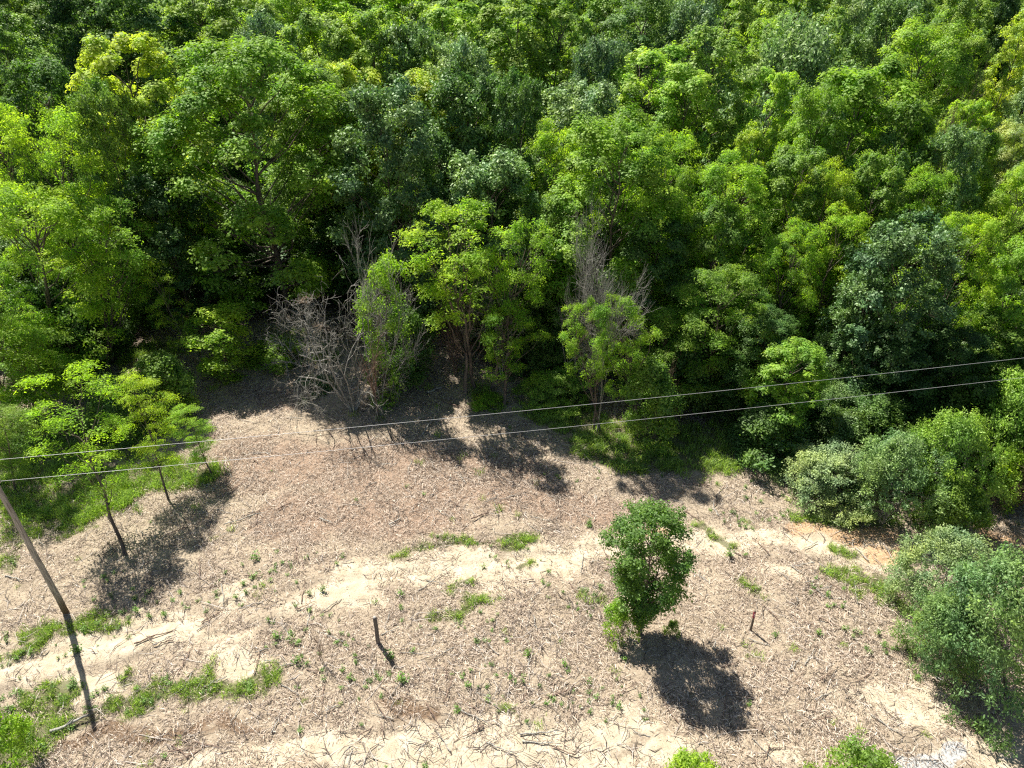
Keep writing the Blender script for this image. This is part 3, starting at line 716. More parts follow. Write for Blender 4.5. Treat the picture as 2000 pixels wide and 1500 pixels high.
R_ = [
 # (kind, top px, top py, width, colour, base px, base py, label, name, cat)
 ("locust0", 70, 368, 290, YG, 120, 745, "big yellow-green locust on the left, above the row of saplings", "tree", "tree"),
 ("leggy0", 205, 385, 170, LG, 225, 720, "layered light green locust leaning toward the shaded hollow", "tree", "tree"),
 ("locust2", -20, 500, 220, LG, 20, 840, "light green tree cut by the left edge at mid height", "tree", "tree"),
 ("sapling0", 60, 620, 180, KG, 70, 845, "slender tree at the left edge with bare lower trunk in grass", "tree", "tree"),
 ("sapling1", 325, 508, 110, YG, 400, 745, "slim yellow-green tree arching over the shaded hollow", "tree", "tree"),
 ("vine0", 425, 595, 110, YG, 440, 745, "vine-wrapped bright green tree left of the dead shrub", "tree", "tree"),
 ("bush0", 215, 735, 90, DG, 225, 850, "green bush behind the two front saplings", "shrub", "shrub"),
 ("bush1", 320, 690, 110, MG, 330, 815, "light green shrub behind the yellow-topped sapling", "shrub", "shrub"),
 ("sapling1", 152, 708, 195, LG, 245, 1085, "largest front sapling with a thin dark trunk, nearest the pole", "tree", "tree"),
 ("sapling2", 285, 728, 115, (0.148, 0.215, 0.026), 330, 978, "middle front sapling with a yellow top", "tree", "tree"),
 ("sapling0", 372, 790, 80, LG, 415, 930, "smallest front sapling with a crooked trunk", "tree", "tree"),
 ("sapling2", 10, 790, 120, MG, 30, 960, "thin-stemmed sapling on the left edge, in the shade", "tree", "tree"),
 ("vine1", 750, 500, 92, LG, 748, 795, "leafy vine-grown tree standing behind the grey dead shrub", "tree", "tree"),
 ("bush1", 785, 600, 110, DG, 785, 745, "dark green bush right of the grey dead shrub", "shrub", "shrub"),
 ("leggy0", 900, 392, 190, YG, 925, 775, "centre locust with yellow-green top and two leaning trunks", "tree", "tree"),
 ("leggy1", 1010, 430, 130, LG, 960, 760, "lighter locust joined to the right of the centre locust", "tree", "tree"),
 ("leggy1", 1005, 600, 115, LG, 985, 795, "small round-headed locust in front of the centre locust", "tree", "tree"),
 ("leggy0", 1150, 585, 90, LG, 1160, 845, "vine-clad trunk below the bare grey twigs", "tree", "tree"),
 ("leggy1", 1225, 575, 110, LG, 1250, 850, "leafy light green column right of the vine-clad trunk", "tree", "tree"),
 ("bush1", 1275, 700, 95, MG, 1275, 860, "low bush with brownish sprigs at the grass edge", "shrub", "shrub"),
 ("leggy0", 1375, 545, 170, LG, 1360, 770, "green tree leaning over the grass verge at the rim", "tree", "tree"),
 ("broad1", 1535, 665, 150, LG, 1500, 870, "olive-green rim tree that the wires cross", "tree", "tree"),
 ("olive1", 1645, 745, 110, SG, 1640, 860, "silvery leafy sprays just under the upper wire", "shrub", "shrub"),
 ("bush1", 1500, 790, 130, DG, 1510, 890, "dark low bush between grass verge and olive-green tree", "shrub", "shrub"),
 ("low0", 1640, 815, 55, YG, 1645, 900, "small bright upright sprig tree above the silvery shrub", "tree", "tree"),
 ("olive2", 1615, 865, 175, OL, 1620, 965, "silvery shrub at the tip of the clearing, palest of all", "shrub", "shrub"),
 ("olive1", 1745, 848, 200, SG, 1750, 1000, "wide grey-green shrub joined to the right of the palest shrub", "shrub", "shrub"),
 ("olive0", 1860, 810, 140, LG, 1860, 985, "light green shrub rising above the wide grey-green one", "shrub", "shrub"),
 ("bush0", 1855, 940, 130, MG, 1860, 1035, "green low shrub at the edge of the orange soil", "shrub", "shrub"),
 ("olive2", 1995, 735, 180, LG, 1995, 940, "large light green shrub on the right edge above the brown brush", "shrub", "shrub"),
 ("low0", 1965, 880, 70, YG, 1970, 980, "small yellow-green bush in front of the brown brush", "shrub", "shrub"),
 ("olive0", 1835, 1035, 210, OL, 1850, 1180, "silvery shrub reaching over the orange soil, left of the largest shrub", "shrub", "shrub"),
 ("olive1", 1960, 1080, 280, SG, 1945, 1335, "largest grey-green shrub at the lower right edge", "shrub", "shrub"),
 ("broad0", 2060, 615, 230, MG, 2110, 1000, "green tree cut by the right edge, just above the wires", "tree", "tree"),
 ("olive2", 1840, 1160, 165, SG, 1850, 1300, "front lobe shrub with long leaning stems beside the litter", "shrub", "shrub"),
 ("lone", 1270, 985, 134, DG, 1250, 1238, "lone upright tree standing in the middle of the clearing", "tree", "tree"),
 ("low0", 1668, 1445, 160, MG, 1665, 1560, "bush top poking in at the bottom edge, dark green", "shrub", "shrub"),
 ("low1", 1360, 1465, 95, YG, 1360, 1545, "bright yellow-green bush top at the bottom edge", "shrub", "shrub"),
 ("low2", 15, 1395, 90, KG, 10, 1500, "low bright leafy bush in the bottom left corner", "shrub", "shrub"),
 ("low1", 1312, 1210, 30, MG, 1310, 1240, "knee-high shrub right of the lone tree's trunk", "shrub", "shrub"),
 ("low0", 1210, 1170, 62, LG, 1222, 1245, "light green sucker shoots left of the lone tree's trunk", "shrub", "shrub"),
 ("low2", 545, 655, 100, KG, 545, 705, "low fresh green shrub at the hollow's edge", "shrub", "shrub"),
 ("low2", 955, 765, 60, LG, 955, 790, "short weedy shrub at the feet of the centre locust", "shrub", "shrub"),
 ("olive2", 1080, 720, 120, LG, 1080, 780, "light green undershrub between centre locust and vine-clad trunk", "shrub", "shrub"),
 ("low1", 620, 730, 60, BG, 620, 760, "small dark shrub under the dead shrub's left arm", "shrub", "shrub"),
 ("broad1", 1740, 640, 170, VD, 1760, 850, "black-green shaded tree below the silvery spruce-like tree", "tree", "tree"),
 ("broad0", 1850, 640, 170, VD, 1860, 860, "shaded dark green tree right of the silvery spruce-like tree", "tree", "tree"),
 ("bush1", 110, 560, 180, DG, 170, 745, "shaded dark bush under the big left locust", "shrub", "shrub"),
]
# some trees at the rim lean away, toward the light
LEAN = {(152, 708): .44, (285, 728): .23, (372, 790): .22, (325, 508): .25, (425, 595): .15, (60, 620): .25, (1270, 985): .07, (900, 392): .1, (750, 500): .1, (1005, 600): .15}
for k, px, py, wp, c, bx, by, lb, nm, ct in R_:
    plant(k, px, py, wp, c, lb, base=(bx, by), name=nm, cat=ct, group="trees and shrubs along the clearing", back=LEAN.get((px, py), 0.0))

# ------------------------------------------------------------------ dead and bare shrubs
def dead(base, top, wpx, seed, label, mat, name="dead_shrub", stems=5, maxlev=4, spread=.6, up=.03, tr=.07, kids=4, cat="dead shrub", lenf=.62, curl=.18):
    g = at(*base); g[2] = float(gz(g[0], g[1]))
    h = top_height(g, top[1]) - g[2]
    Rr = wpx * depth(g + np.array([0, 0, h * .6])) / FPX / 2
    r = np.random.default_rng(seed); mb = MB()
    e = bpy.data.objects.new(name, None); COL.objects.link(e); e.location = g
    for s in range(stems):
        a = 2 * math.pi * s / stems + r.normal() * .4
        d = unit(np.array([math.cos(a) * Rr * .8, math.sin(a) * Rr * .8, h]) * np.array([1, 1, 1.0]))
        bm_ = mb
        bare_branches(bm_, r, np.array([math.cos(a) * .15, math.sin(a) * .15, -.1]), d, h * lenf, tr, 0, maxlev, spread, kids, curl, up)
    v = np.vstack(mb.v)
    kx = Rr / np.percentile(np.hypot(v[:, 0], v[:, 1]), 97); kz = h / np.percentile(v[:, 2], 99.5)
    mb.v = [q * np.array([kx, kx, kz]) for q in mb.v]
    link("branches", mb.mesh(name, mat, True), e)
    prop(e, label, cat, "bare and dead growth at the wood's rim")
    return e
dead((690, 800), (672, 535), 270, 1, "tangled grey dead shrub in front of the vine-grown tree", M_DEADWOOD, stems=8, maxlev=4, spread=.8, kids=3, tr=.1, up=-.04, curl=.26)
dead((738, 808), (700, 600), 130, 22, "dark brown dead trunk with crooked limbs among the grey tangle", M_DEADBROWN, name="dead_tree", stems=3, maxlev=3, spread=.6, kids=3, tr=.16, curl=.2, cat="dead tree")
dead((745, 795), (655, 455), 190, 2, "thin pale bare tree behind the tangled dead shrub", M_DEADWOOD, name="bare_tree", stems=2, maxlev=4, spread=.5, up=.12, cat="bare tree", lenf=.55, tr=.11)
dead((600, 720), (560, 600), 170, 3, "bleached dead branches arching left of the tangled shrub", M_DEADWOOD, name="dead_branches", stems=6, maxlev=3, spread=.6, up=-.03, cat="dead branches")
dead((1165, 840), (1178, 432), 200, 4, "bare-topped tree with a fan of fine grey twigs", M_DEADWOOD, name="bare_tree", stems=1, maxlev=4, spread=.5, up=.07, cat="bare tree", kids=6, lenf=.8, tr=.14, curl=.1)
dead((890, 735), (885, 575), 110, 5, "rust-brown dead brush left of the centre locust trunks", M_DEADBROWN, stems=8, maxlev=3, spread=.7, tr=.04)
dead((1965, 990), (1945, 900), 120, 6, "brown dry brush under the large right-edge shrub", M_DEADBROWN, name="dry_brush", stems=10, maxlev=3, spread=.7, cat="dry brush", tr=.04)
dead((400, 640), (390, 570), 70, 7, "brown dead sprigs behind the vine-wrapped tree", M_DEADBROWN, stems=6, maxlev=3, spread=.6, tr=.03)
dead((1720, 1025), (1720, 985), 40, 8, "small pale dead sprout beside the wide shrub", M_DEADWOOD, stems=5, maxlev=2, tr=.02)
dead((627, 1290), (620, 1230), 46, 9, "bent dead stalks with weeds at their foot", M_DEADBROWN, name="dead_stalks", stems=5, maxlev=2, cat="dead stalks", spread=.3, tr=.018)
dead((1310, 1238), (1318, 1200), 20, 10, "reddish bare stick rising beside the lone tree", M_DEADBROWN, name="dead_stick", stems=1, maxlev=1, spread=.2, cat="dead stick", tr=.02)
dead((1280, 840), (1280, 690), 90, 11, "brown bare sprigs among the low bush by the verge", M_DEADBROWN, stems=5, maxlev=3, tr=.03)
dead((1120, 760), (1110, 600), 130, 12, "grey bare branches left of the vine-clad trunk", M_DEADWOOD, name="dead_branches", stems=4, maxlev=3, spread=.6, cat="dead branches")
dead((980, 740), (960, 480), 200, 13, "grey limbs showing inside the centre locust", M_DEADWOOD, name="dead_branches", stems=4, maxlev=3, spread=.6, cat="dead branches", tr=.08)
e_ = dead((1900, 480), (1900, 160), 60, 14, "rust-brown dead crown in the upper right of the wood", M_DEADBROWN, name="dead_tree", stems=6, maxlev=4, cat="dead tree", tr=.1)
_b = np.array(e_.location); _h = top_height(_b, 160) - _b[2]; _n = atY(1900, 160, 56); _n[2] = float(gz(_n[0], _n[1]))
e_.location = _n; e_.scale = (1.15, 1.15, (top_height(_n, 158) - _n[2]) / _h)

# ------------------------------------------------------------------ undergrowth, far woods
def euler0(n, r, tilt=0.0):
    return np.stack([r.normal(size=n) * tilt, r.normal(size=n) * tilt, r.uniform(0, 6.283, n)], 1)

def crown_copy(key, mat):
    me = ARCH[key]['crown'].copy(); me.materials.clear(); me.materials.append(mat); return me

r = np.random.default_rng(5)
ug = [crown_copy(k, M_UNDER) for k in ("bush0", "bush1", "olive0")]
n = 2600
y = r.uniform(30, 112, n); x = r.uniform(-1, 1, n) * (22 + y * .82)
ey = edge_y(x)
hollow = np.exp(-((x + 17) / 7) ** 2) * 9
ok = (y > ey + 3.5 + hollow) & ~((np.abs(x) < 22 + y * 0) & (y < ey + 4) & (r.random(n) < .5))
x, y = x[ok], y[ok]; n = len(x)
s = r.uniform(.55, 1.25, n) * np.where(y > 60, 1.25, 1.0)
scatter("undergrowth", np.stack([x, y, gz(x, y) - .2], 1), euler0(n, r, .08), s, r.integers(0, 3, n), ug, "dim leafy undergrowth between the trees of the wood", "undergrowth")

fw = [crown_copy(k, M_FAR) for k in ("broad0", "broad1", "broad2", "oval0", "oval1", "dark0")]
gx, gy = np.meshgrid(np.arange(-210, 211, 7.5), np.arange(97, 330, 7.5))
x = gx.ravel() + r.uniform(-2.8, 2.8, gx.size); y = gy.ravel() + r.uniform(-2.8, 2.8, gx.size)
# woods also go on left and right of the picture
gx2, gy2 = np.meshgrid(np.concatenate([np.arange(-190, -40, 7.5), np.arange(47, 190, 7.5)]), np.arange(28, 97, 7.5))
x2 = gx2.ravel() + r.uniform(-2.5, 2.5, gx2.size); y2 = gy2.ravel() + r.uniform(-2.5, 2.5, gx2.size)
ok = (np.abs(x2) > 10 + y2 * .95) & (y2 > edge_y(x2) + 2); x2, y2 = x2[ok], y2[ok]
x = np.concatenate([x, x2]); y = np.concatenate([y, y2]); n = len(x)
s = r.uniform(.85, 1.2, n)
scatter("far_woods", np.stack([x, y, gz(x, y) - .4], 1), euler0(n, r, .03), s, r.integers(0, len(fw), n), fw, "far woods behind the last trees one can tell apart", "woods")

# ------------------------------------------------------------------ litter, grass, weeds
def strands(seed, n, rad, L, W, lift=.05, bend=.25, tilt=.12):
    r = np.random.default_rng(seed); mb = MB()
    for i in range(n):
        l = r.uniform(*L) * (1 if r.random() > .1 else 1.6); w_ = r.uniform(*W)
        a = r.uniform(0, 6.283); p = np.array([*(r.normal(size=2) * rad * .55), r.uniform(.005, lift)])
        d = np.array([math.cos(a), math.sin(a), r.normal() * tilt]); sd = np.array([-math.sin(a), math.cos(a), 0])
        m = p + d * l * .5 + sd * r.normal() * bend * l * .3 + np.array([0, 0, abs(r.normal()) * .02])
        q = p + d * l
        up = np.array([0, 0, w_ * .45])
        v = []
        for c, k in ((p, .5), (m, 1), (q, .35)):
            v += [c - sd * w_ * .5 * k, c + up * k, c + sd * w_ * .5 * k]
        mb.add(v, [[0, 1, 4, 3], [1, 2, 5, 4], [3, 4, 7, 6], [4, 5, 8, 7]], r.random())
    return mb
lit = [strands(200 + i, 50, .66, (.04, .24), (.008, .026), .06, .22, .16).mesh("shreds", M_LITTER) for i in range(6)]
big = [strands(220 + i, 5, .8, (.35, 1.25), (.022, .05), .1, .5).mesh("twigs", M_TWIG) for i in range(4)]
r = np.random.default_rng(11)
n = 24000
y = r.uniform(13, 60, n); x = r.uniform(-1, 1, n) * (6 + y * .9)
ms = masks(x, y)
dens = (1 - .84 * ms['sand']) * (1 - .7 * ms['grass']) * (1 - .8 * ms['orange']) * (1 - .95 * ms['grey']) * (1 - .5 * ms['brown']) * (.0 + .8 * vnoise(x, y, 1.1, 12) + .5 * vnoise(x, y, 4.5, 17)) * (1 - .4 * capsules(x, y, [(0, 1300, 250, 1240, 2.4), (250, 1240, 640, 1160, 2.2), (700, 1480, 1300, 1440, 2.5), (1700, 1380, 1950, 1470, 2.0)])) * (1 + .5 * ms['red'])
dens *= np.where(y > edge_y(x) + 6, .25, 1)
ok = (r.random(n) < dens)
x, y = x[ok], y[ok]; n = len(x)
scatter("shredded_wood_litter", np.stack([x, y, gz(x, y) + .005], 1), euler0(n, r, .05), r.uniform(.7, 1.0, n) * np.where(r.random(n) < .25, 1.6, 1.05), r.integers(0, 6, n), lit, "shredded wood and bark chips covering the cleared ground", "wood litter")
n = 5200
y = r.uniform(13, 56, n); x = r.uniform(-1, 1, n) * (6 + y * .9)
ms = masks(x, y)
ok = (r.random(n) < (1 - .5 * ms['sand']) * (1 - .7 * ms['grass']) * vnoise(x, y, 3.0, 14) * 1.1) & (y < edge_y(x) + 5)
x, y = x[ok], y[ok]; n = len(x)
scatter("twig_litter", np.stack([x, y, gz(x, y) + .01], 1), euler0(n, r, .04), r.uniform(.5, 1.1, n), r.integers(0, 4, n), big, "thin twigs strewn over the cleared ground", "twigs")

def tuft(seed, n, h, rad, mat, wid=.02, lean=.5):
    r = np.random.default_rng(seed); mb = MB()
    for i in range(n):
        a = r.uniform(0, 6.283); p = np.array([*(r.normal(size=2) * rad), -.02]); hh = h * r.uniform(.5, 1.2)
        d = np.array([math.cos(a), math.sin(a), 0]); sd = np.array([-d[1], d[0], 0]); k = r.uniform(.15, lean) * hh
        w_ = wid * r.uniform(.6, 1.4)
        m = p + d * k * .35 + np.array([0, 0, hh * .65]); q = p + d * k * 1.2 + np.array([0, 0, hh * .95])
        mb.add([p - sd * w_ / 2, p + sd * w_ / 2, m + sd * w_ * .45, m - sd * w_ * .45, q + sd * w_ * .05, q - sd * w_ * .05], [[0, 1, 2, 3], [3, 2, 4, 5]], r.random())
    return mb.mesh("tuft", mat)
def weed(seed, n, h, rad, mat, leaf=.09):
    r = np.random.default_rng(seed); mb = MB()
    for s in range(5):
        a = r.uniform(0, 6.283); q = np.array([math.cos(a) * rad * r.uniform(.2, 1), math.sin(a) * rad * r.uniform(.2, 1), h * r.uniform(.5, 1.1)])
        mb.tube(np.array([[0, 0, -.02], q * .5 + [0, 0, .03], q]), [.008, .006, .003], 3, .4)
        k = n // 5; t = r.uniform(.25, 1.05, (k, 1))
        pos = q * t + r.normal(size=(k, 3)) * rad * .28
        pos[:, 2] = np.maximum(pos[:, 2], .02)
        mb.leaves(pos, r.normal(size=(k, 3)) * .5 + [0, 0, 1], leaf * r.uniform(.6, 1.4, k), leaf * .5 * r.uniform(.6, 1.3, k), r.random(k), r)
    return mb.mesh("weed", mat)
tufts = [tuft(300 + i, 34, .34, .15, M_GRASS, .022, .8) for i in range(5)]
r = np.random.default_rng(12)
n = 60000
y = r.uniform(14, 60, n); x = r.uniform(-1, 1, n) * (6 + y * .95)
ms = masks(x, y)
ok = (r.random(n) < np.clip(1.7 * ms['grass'] ** 1.5 * (1.5 * vnoise(x, y, .8, 15)) * smooth(.2, .6, vnoise(x, y, .32, 19)), 0, 1)) | (r.random(n) < .003 * (1 - ms['sand']))
x, y = x[ok], y[ok]; n = len(x)
edge_s = np.where(y > 30, 1.25, .85)
scatter("grass", np.stack([x, y, gz(x, y)], 1), euler0(n, r, .12), r.uniform(.55, 1.15, n) * edge_s, r.integers(0, 5, n), tufts, "patches of fresh green grass", "grass")

weeds = [weed(320 + i, 60, .3, .2, M_WEED) for i in range(5)]
n = 14000
y = r.uniform(14, 50, n); x = r.uniform(-1, 1, n) * (6 + y * .95)
ms = masks(x, y)
ok = (r.random(n) < np.clip(.45 * ms['sparse'] + .3 * ms['grass'] + .006, 0, 1) * (.3 + vnoise(x, y, 1.3, 16))) & (y < edge_y(x) + 4)
x, y = x[ok], y[ok]; n = len(x)
scatter("ground_weeds", np.stack([x, y, gz(x, y)], 1), euler0(n, r, .1), r.uniform(.35, .95, n), r.integers(0, 5, n), weeds, "tiny leafy weeds dotted among grass and litter", "weeds")

# single weeds one can point at
W1 = [(790, 1332, 1.1, "bright green weed above the brown patch"), (503, 1098, 1.0, "weed on the litter left of the upper sand track"), (497, 1132, .9, "dark weed below the left end of the upper grass strip"),
      (768, 1285, 1.0, "leafy weed in the shadow of the wooden post"), (630, 1160, .8, "weed at the left tip of the pale sand"), (1150, 1022, .9, "green weed behind the lone tree, in the litter"),
      (1178, 1040, .8, "small weed at the right end of the upper grass strip"), (580, 1300, .9, "weed left of the bent dead stalks"), (265, 1195, .8, "weed below the largest sapling's shadow"), (290, 1205, .7, "smaller weed right beside the one below the sapling's shadow"),
      (1030, 1278, .8, "weed left of the lone tree's shadow, upper one"), (1100, 1300, .7, "weed left of the lone tree's shadow, lower one"), (1600, 1242, .7, "weed in the litter right of the red-topped stake"), (1512, 1243, .7, "weed next to the foot of the red-topped stake"),
      (545, 1250, .9, "weed on the track above the lower left grass"), (780, 1160, .8, "weed on the bare sand above the wooden post"), (150, 1265, 1.0, "weed in the pole's shadow"), (1425, 1085, 1.0, "weed beside loose sticks right of the lone tree")]
for px, py, s_, lb in W1:
    g = at(px, py); o = link("weed", weeds[int(px) % 5], None, (g[0], g[1], float(gz(g[0], g[1])))); o.scale = (s_ * 1.5,) * 3; o.rotation_euler = (0, 0, px)
    prop(o, lb, "weed", "single weeds on the cleared ground")

# loose sticks
def stick_mesh(seed, L, rad, side=1):
    r = np.random.default_rng(seed); mb = MB()
    p = curve(np.array([-L / 2, 0, rad]), np.array([L / 2, 0, rad * 1.4]), r, 7, .03)
    p[:, 2] = np.abs(p[:, 2]) + rad * .5
    mb.tube(p, np.linspace(rad, rad * .45, 7), 6, cap=True)
    for k in range(side):
        i = r.integers(2, 5); d = np.array([L * r.uniform(.15, .3), L * r.uniform(-.2, .2), rad * r.uniform(0, 4)])
        mb.tube(np.array([p[i], p[i] + d * .5, p[i] + d]), [rad * .5, rad * .4, rad * .15], 4)
    return mb
S1 = [(100, 1432, 178, 1400, .085, "thick grey log end at the foot of the pole's shadow"), (262, 1258, 345, 1230, .04, "long grey branch on the track right of the pole"), (300, 1262, 345, 1242, .03, "grey branch crossing the long one on the track"),
      (385, 1235, 415, 1215, .03, "short stick right of the crossing branches"), (590, 1185, 598, 1140, .025, "thin upright-looking twig on the sand left of centre"), (815, 1150, 880, 1110, .03, "brown twig on the upper sand track"),
      (1040, 1165, 1075, 1130, .02, "thin twig beside the upper sand track's end"), (1070, 1368, 1125, 1345, .04, "dark stick left of the lone tree's shadow"), (1015, 1438, 1095, 1432, .04, "long dark stick at the edge of the lower sand"),
      (1020, 1452, 1095, 1456, .035, "second dark stick, just below the long one on the lower sand"), (1078, 1460, 1125, 1478, .035, "slanting stick below the pair on the lower sand"), (950, 1455, 1010, 1478, .035, "branch piece on the pale sand at the bottom, left of the pair"),
      (900, 1392, 955, 1420, .03, "thin stick running down from the brown patch"), (700, 1445, 740, 1415, .03, "stick leaning left below the brown patch"), (710, 1340, 730, 1305, .03, "stick above and left of the brown patch"),
      (835, 770, 870, 758, .08, "grey fallen branch in the gap between dead shrub and locust"), (865, 785, 905, 800, .06, "short dark log at the gap's right side"), (825, 850, 865, 790, .06, "long bare branch lying below the gap"),
      (440, 1025, 525, 1000, .035, "thin dark pole-like stick on the litter at left"), (540, 1000, 570, 985, .045, "dark chunk of branch right of the thin one"), (625, 1015, 650, 1025, .05, "pale curved branch piece in the reddish litter"),
      (760, 1025, 785, 1012, .045, "dark stick in the reddish litter below centre"), (920, 1012, 955, 1000, .05, "pale curved stick below centre, right of the dark one"), (1320, 1110, 1365, 1090, .04, "loose brown branches right of the lone tree"),
      (1590, 1100, 1545, 1108, .035, "curved stick pointing at the orange soil"), (1600, 1170, 1565, 1130, .03, "arched twig in the litter left of the small grass patch"), (1790, 1245, 1850, 1300, .04, "long stem leaning out of the front lobe shrub"),
      (1800, 1300, 1850, 1345, .04, "grey stick under the front lobe shrub"), (1820, 1330, 1860, 1360, .03, "thin stick below the grey one under the shrub"), (1570, 1305, 1590, 1270, .03, "short stick in the middle of the right litter"),
      (1590, 1370, 1625, 1355, .03, "dark stick left of the right-hand sand"), (1870, 1420, 1905, 1435, .03, "twig on the right-hand sand near the shade"), (1700, 1400, 1760, 1440, .03, "twig across the right-hand sand"),
      (1340, 1478, 1400, 1500, .03, "stick between the two bush tops at the bottom edge"), (630, 1312, 600, 1330, .03, "stick in the weeds left of the post"), (745, 1243, 780, 1228, .03, "dark twig right of the wooden post"),
      (400, 1345, 445, 1325, .04, "stick in the lower left grass"), (330, 1470, 390, 1462, .03, "twig near the bottom edge at left"), (10, 1125, 45, 1132, .04, "dark stick at the left edge above the weeds"), (1940, 925, 2000, 990, .08, "grey limb lying in the brown brush")]
for i, (a, b, c, d, rad, lb) in enumerate(S1):
    p = at(a, b); q = at(c, d); L = float(np.hypot(*(q - p)[:2])); m_ = (p + q) / 2
    me = stick_mesh(400 + i, L, rad, 2 if i % 3 == 0 else 1).mesh("fallen_branch", M_DEADBROWN if i % 3 == 1 else M_DEADWOOD, True)
    o = link("fallen_branch", me, None, (m_[0], m_[1], float(gz(m_[0], m_[1])) + .03))
    o.rotation_euler = (0, 0, math.atan2(q[1] - p[1], q[0] - p[0]))
    prop(o, lb, "fallen branch", "sticks lying on the cleared ground")
sm = [stick_mesh(460 + i, 1.3, .028, i % 3).mesh("stick", M_DEADWOOD if i % 2 else M_DEADBROWN, True) for i in range(8)]
r = np.random.default_rng(21); k = 0
while k < 230:
    y = r.uniform(16, 44); x = r.uniform(-1, 1) * (3 + y * .7)
    if y > edge_y(x) - 1: continue
    o = link("stick", sm[k % 8], None, (x, y, float(gz(x, y)) + .03)); o.rotation_euler = (r.normal() * .03, r.normal() * .03, r.uniform(0, 6.28)); s_ = r.uniform(.5, 1.3); o.scale = (s_, r.uniform(.8, 1.2), r.uniform(.8, 1.2))
    prop(o, "thin dead stick lying loose in the shredded wood", "stick", "loose sticks alike among the shredded wood"); k += 1

# ------------------------------------------------------------------ posts, pole, wires
def wood_post_mat(name, lo, hi, band=None):
    m, nd, lk = newmat(name)
    out = N(nd, "ShaderNodeOutputMaterial"); p = N(nd, "ShaderNodeBsdfPrincipled"); lk.new(p.outputs[0], out.inputs[0]); p.inputs["Roughness"].default_value = .8
    tc = N(nd, "ShaderNodeTexCoord"); mp = N(nd, "ShaderNodeMapping"); mp.inputs["Scale"].default_value = (14, 14, .7); lk.new(tc.outputs["Object"], mp.inputs[0])
    n = N(nd, "ShaderNodeTexNoise"); n.inputs["Scale"].default_value = 2.2; n.inputs["Detail"].default_value = 7; lk.new(mp.outputs[0], n.inputs[0])
    rp = N(nd, "ShaderNodeValToRGB"); rp.color_ramp.elements[0].color = (*lo, 1); rp.color_ramp.elements[1].color = (*hi, 1)
    rp.color_ramp.elements[0].position = .35; rp.color_ramp.elements[1].position = .65; lk.new(n.outputs[0], rp.inputs[0])
    c = rp.outputs[0]
    if band:
        sp = N(nd, "ShaderNodeSeparateXYZ"); lk.new(tc.outputs["Object"], sp.inputs[0])
        z = mathn(nd, lk, 'ADD', sp.outputs[2], mathn(nd, lk, 'MULTIPLY', n.outputs[0], 1.2))
        mr = N(nd, "ShaderNodeMapRange"); mr.inputs[1].default_value = band[0]; mr.inputs[2].default_value = band[1]; mr.interpolation_type = 'SMOOTHSTEP'
        lk.new(z, mr.inputs[0]); c = mixc(nd, lk, mr.outputs[0], band[2], c)
    lk.new(c, p.inputs["Base Color"])
    b = N(nd, "ShaderNodeBump"); b.inputs["Strength"].default_value = .5; b.inputs["Distance"].default_value = .01; lk.new(n.outputs[0], b.inputs["Height"]); lk.new(b.outputs[0], p.inputs["Normal"])
    return m
def plain(name, c, rough=.6, metal=0.0):
    m, nd, lk = newmat(name); out = N(nd, "ShaderNodeOutputMaterial"); p = N(nd, "ShaderNodeBsdfPrincipled"); lk.new(p.outputs[0], out.inputs[0])
    n = N(nd, "ShaderNodeTexNoise"); n.inputs["Scale"].default_value = 20
    lk.new(mixc(nd, lk, n.outputs[0], tuple(v * .75 for v in c), tuple(min(v * 1.2, 1) for v in c)), p.inputs["Base Color"])
    p.inputs["Roughness"].default_value = rough; p.inputs["Metallic"].default_value = metal; return m

g = at(130, 1197); gp = (g[0], g[1], float(gz(g[0], g[1])))
pole_h = 10.15
e = bpy.data.objects.new("utility_pole", None); COL.objects.link(e); e.location = gp; e.rotation_euler = (0, math.radians(-.3), 0)
mb = MB(); zz = np.linspace(-.5, pole_h, 14); r = np.random.default_rng(3)
pp = np.stack([r.normal(size=14) * .008, r.normal(size=14) * .008, zz], 1)
mb.tube(pp, np.linspace(.155, .105, 14), 14, cap=True)
link("shaft", mb.mesh("shaft", wood_post_mat("pole_wood", (.17, .145, .12), (.46, .415, .36), (.7, 2.6, (.13, .075, .04))), True), e)
M_PORC = plain("porcelain", (.35, .33, .3), .3); M_STEEL = plain("galvanised_steel", (.4, .41, .42), .5, .8)
for zc in (8.75, 9.95):
    mb = MB(); mb.tube([[0, 0, zc], [0, .22, zc], [0, .24, zc + .01]], [.02, .02, .01], 8); link("bracket", mb.mesh("bracket", M_STEEL), e)
    mb = MB(); mb.tube([[0, .24, zc - .08], [0, .24, zc - .05], [0, .24, zc], [0, .24, zc + .05], [0, .24, zc + .09]], [.03, .055, .035, .055, .02], 10, cap=True); link("insulator", mb.mesh("insulator", M_PORC, True), e)
prop(e, "weathered wooden utility pole with dark foot at the left edge", "utility pole")

M_WIRE = plain("aluminium_wire", (.5, .5, .5), .5, .4)
def wire(zc, pts, label, rad=.008):
    P0 = np.array([gp[0], gp[1] + .24, gp[2] + zc])
    # right-hand end far along the line, level with the next pole
    B = at(pts[1][0], pts[1][1], pts[1][2])
    dirv = (B - P0); L = np.linalg.norm(dirv)
    E = P0 + dirv / L * max(L, 1) * 1.25
    t = np.linspace(0, 1, 90)[:, None]
    path = P0 * (1 - t) + E * t; path[:, 2] -= pts[0] * 4 * (t * (1 - t))[:, 0]
    back = P0 + np.array([-1, -.12, 0]) * 40
    t2 = np.linspace(1, 0, 30)[1:-1, None] if False else np.linspace(1, 0, 30)[:-1, None]
    left = P0 * (1 - t2) + back * t2; left[:, 2] -= 4 * .8 * (t2 * (1 - t2))[:, 0]
    mb = MB(); mb.tube(np.vstack([left, path]), rad, 6)
    o = link("power_line", mb.mesh("power_line", M_WIRE, True)); prop(o, label, "wire", "wires of the power line")
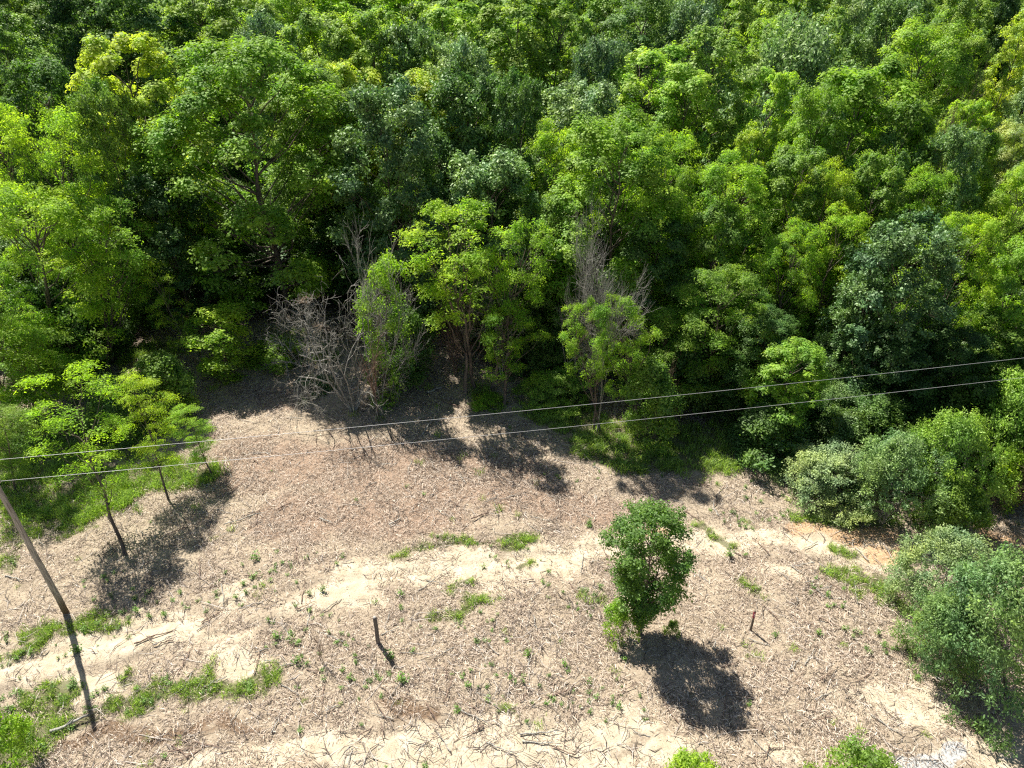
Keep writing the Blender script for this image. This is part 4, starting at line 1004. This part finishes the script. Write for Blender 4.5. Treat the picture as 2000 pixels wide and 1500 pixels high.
wire(9.95, (.3, (1960, 698, 9.6)), "upper of the two thin wires crossing in front of the wood")
wire(8.75, (.3, (1930, 740, 8.4)), "lower of the two thin wires crossing in front of the wood")

# wooden post
g = at(739, 1258); e = bpy.data.objects.new("wooden_post", None); COL.objects.link(e); e.location = (g[0], g[1], float(gz(g[0], g[1])))
e.rotation_euler = (math.radians(2), math.radians(1.5), 0)
hp = top_height(np.array(e.location), 1203) - e.location.z
mb = MB(); mb.tube([[0, 0, -.3], [0, 0, .4], [.01, 0, hp * .6], [.005, 0, hp * .97], [0, 0, hp]], [.105, .1, .097, .095, .085], 12, cap=True)
link("shaft", mb.mesh("shaft", wood_post_mat("post_wood", (.07, .058, .05), (.2, .17, .15)), True), e)
mb = MB(); mb.tube([[0, 0, hp - .005], [0, 0, hp + .012]], [.078, .074], 12, cap=True); link("cut_top", mb.mesh("cut_top", wood_post_mat("cut_wood", (.3, .26, .22), (.45, .4, .35)), True), e)
prop(e, "short dark wooden fence post standing alone left of centre", "post")
# red-topped stake
g = at(1466, 1230); e = bpy.data.objects.new("survey_stake", None); COL.objects.link(e); e.location = (g[0], g[1], float(gz(g[0], g[1])))
hp = top_height(np.array(e.location), 1190) - e.location.z
e.rotation_euler = (0, math.radians(-2), 0)
sq = lambda rad: rad
mb = MB(); mb.tube([[0, 0, -.3], [.01, 0, hp * .4], [0, 0, hp * .93]], [.062, .058, .055], 8, cap=True); link("shaft", mb.mesh("shaft", wood_post_mat("stake_wood", (.06, .045, .035), (.24, .18, .135)), True), e)
mb = MB(); mb.tube([[0, 0, hp * .62], [0, 0, hp * .9]], [.0605, .059], 8); link("painted_band", mb.mesh("painted_band", plain("red_paint", (.36, .03, .06), .6), True), e)
mb = MB(); mb.tube([[-.02, -.06, hp * .84], [-.03, -.08, hp * .76], [.0, -.085, hp * .7]], [.014, .018, .01], 4); link("flagging_tape", mb.mesh("flagging_tape", plain("pale_tape", (.7, .5, .56), .5)), e)
prop(e, "short dark stake with a red band near its top, right of the lone tree", "stake")
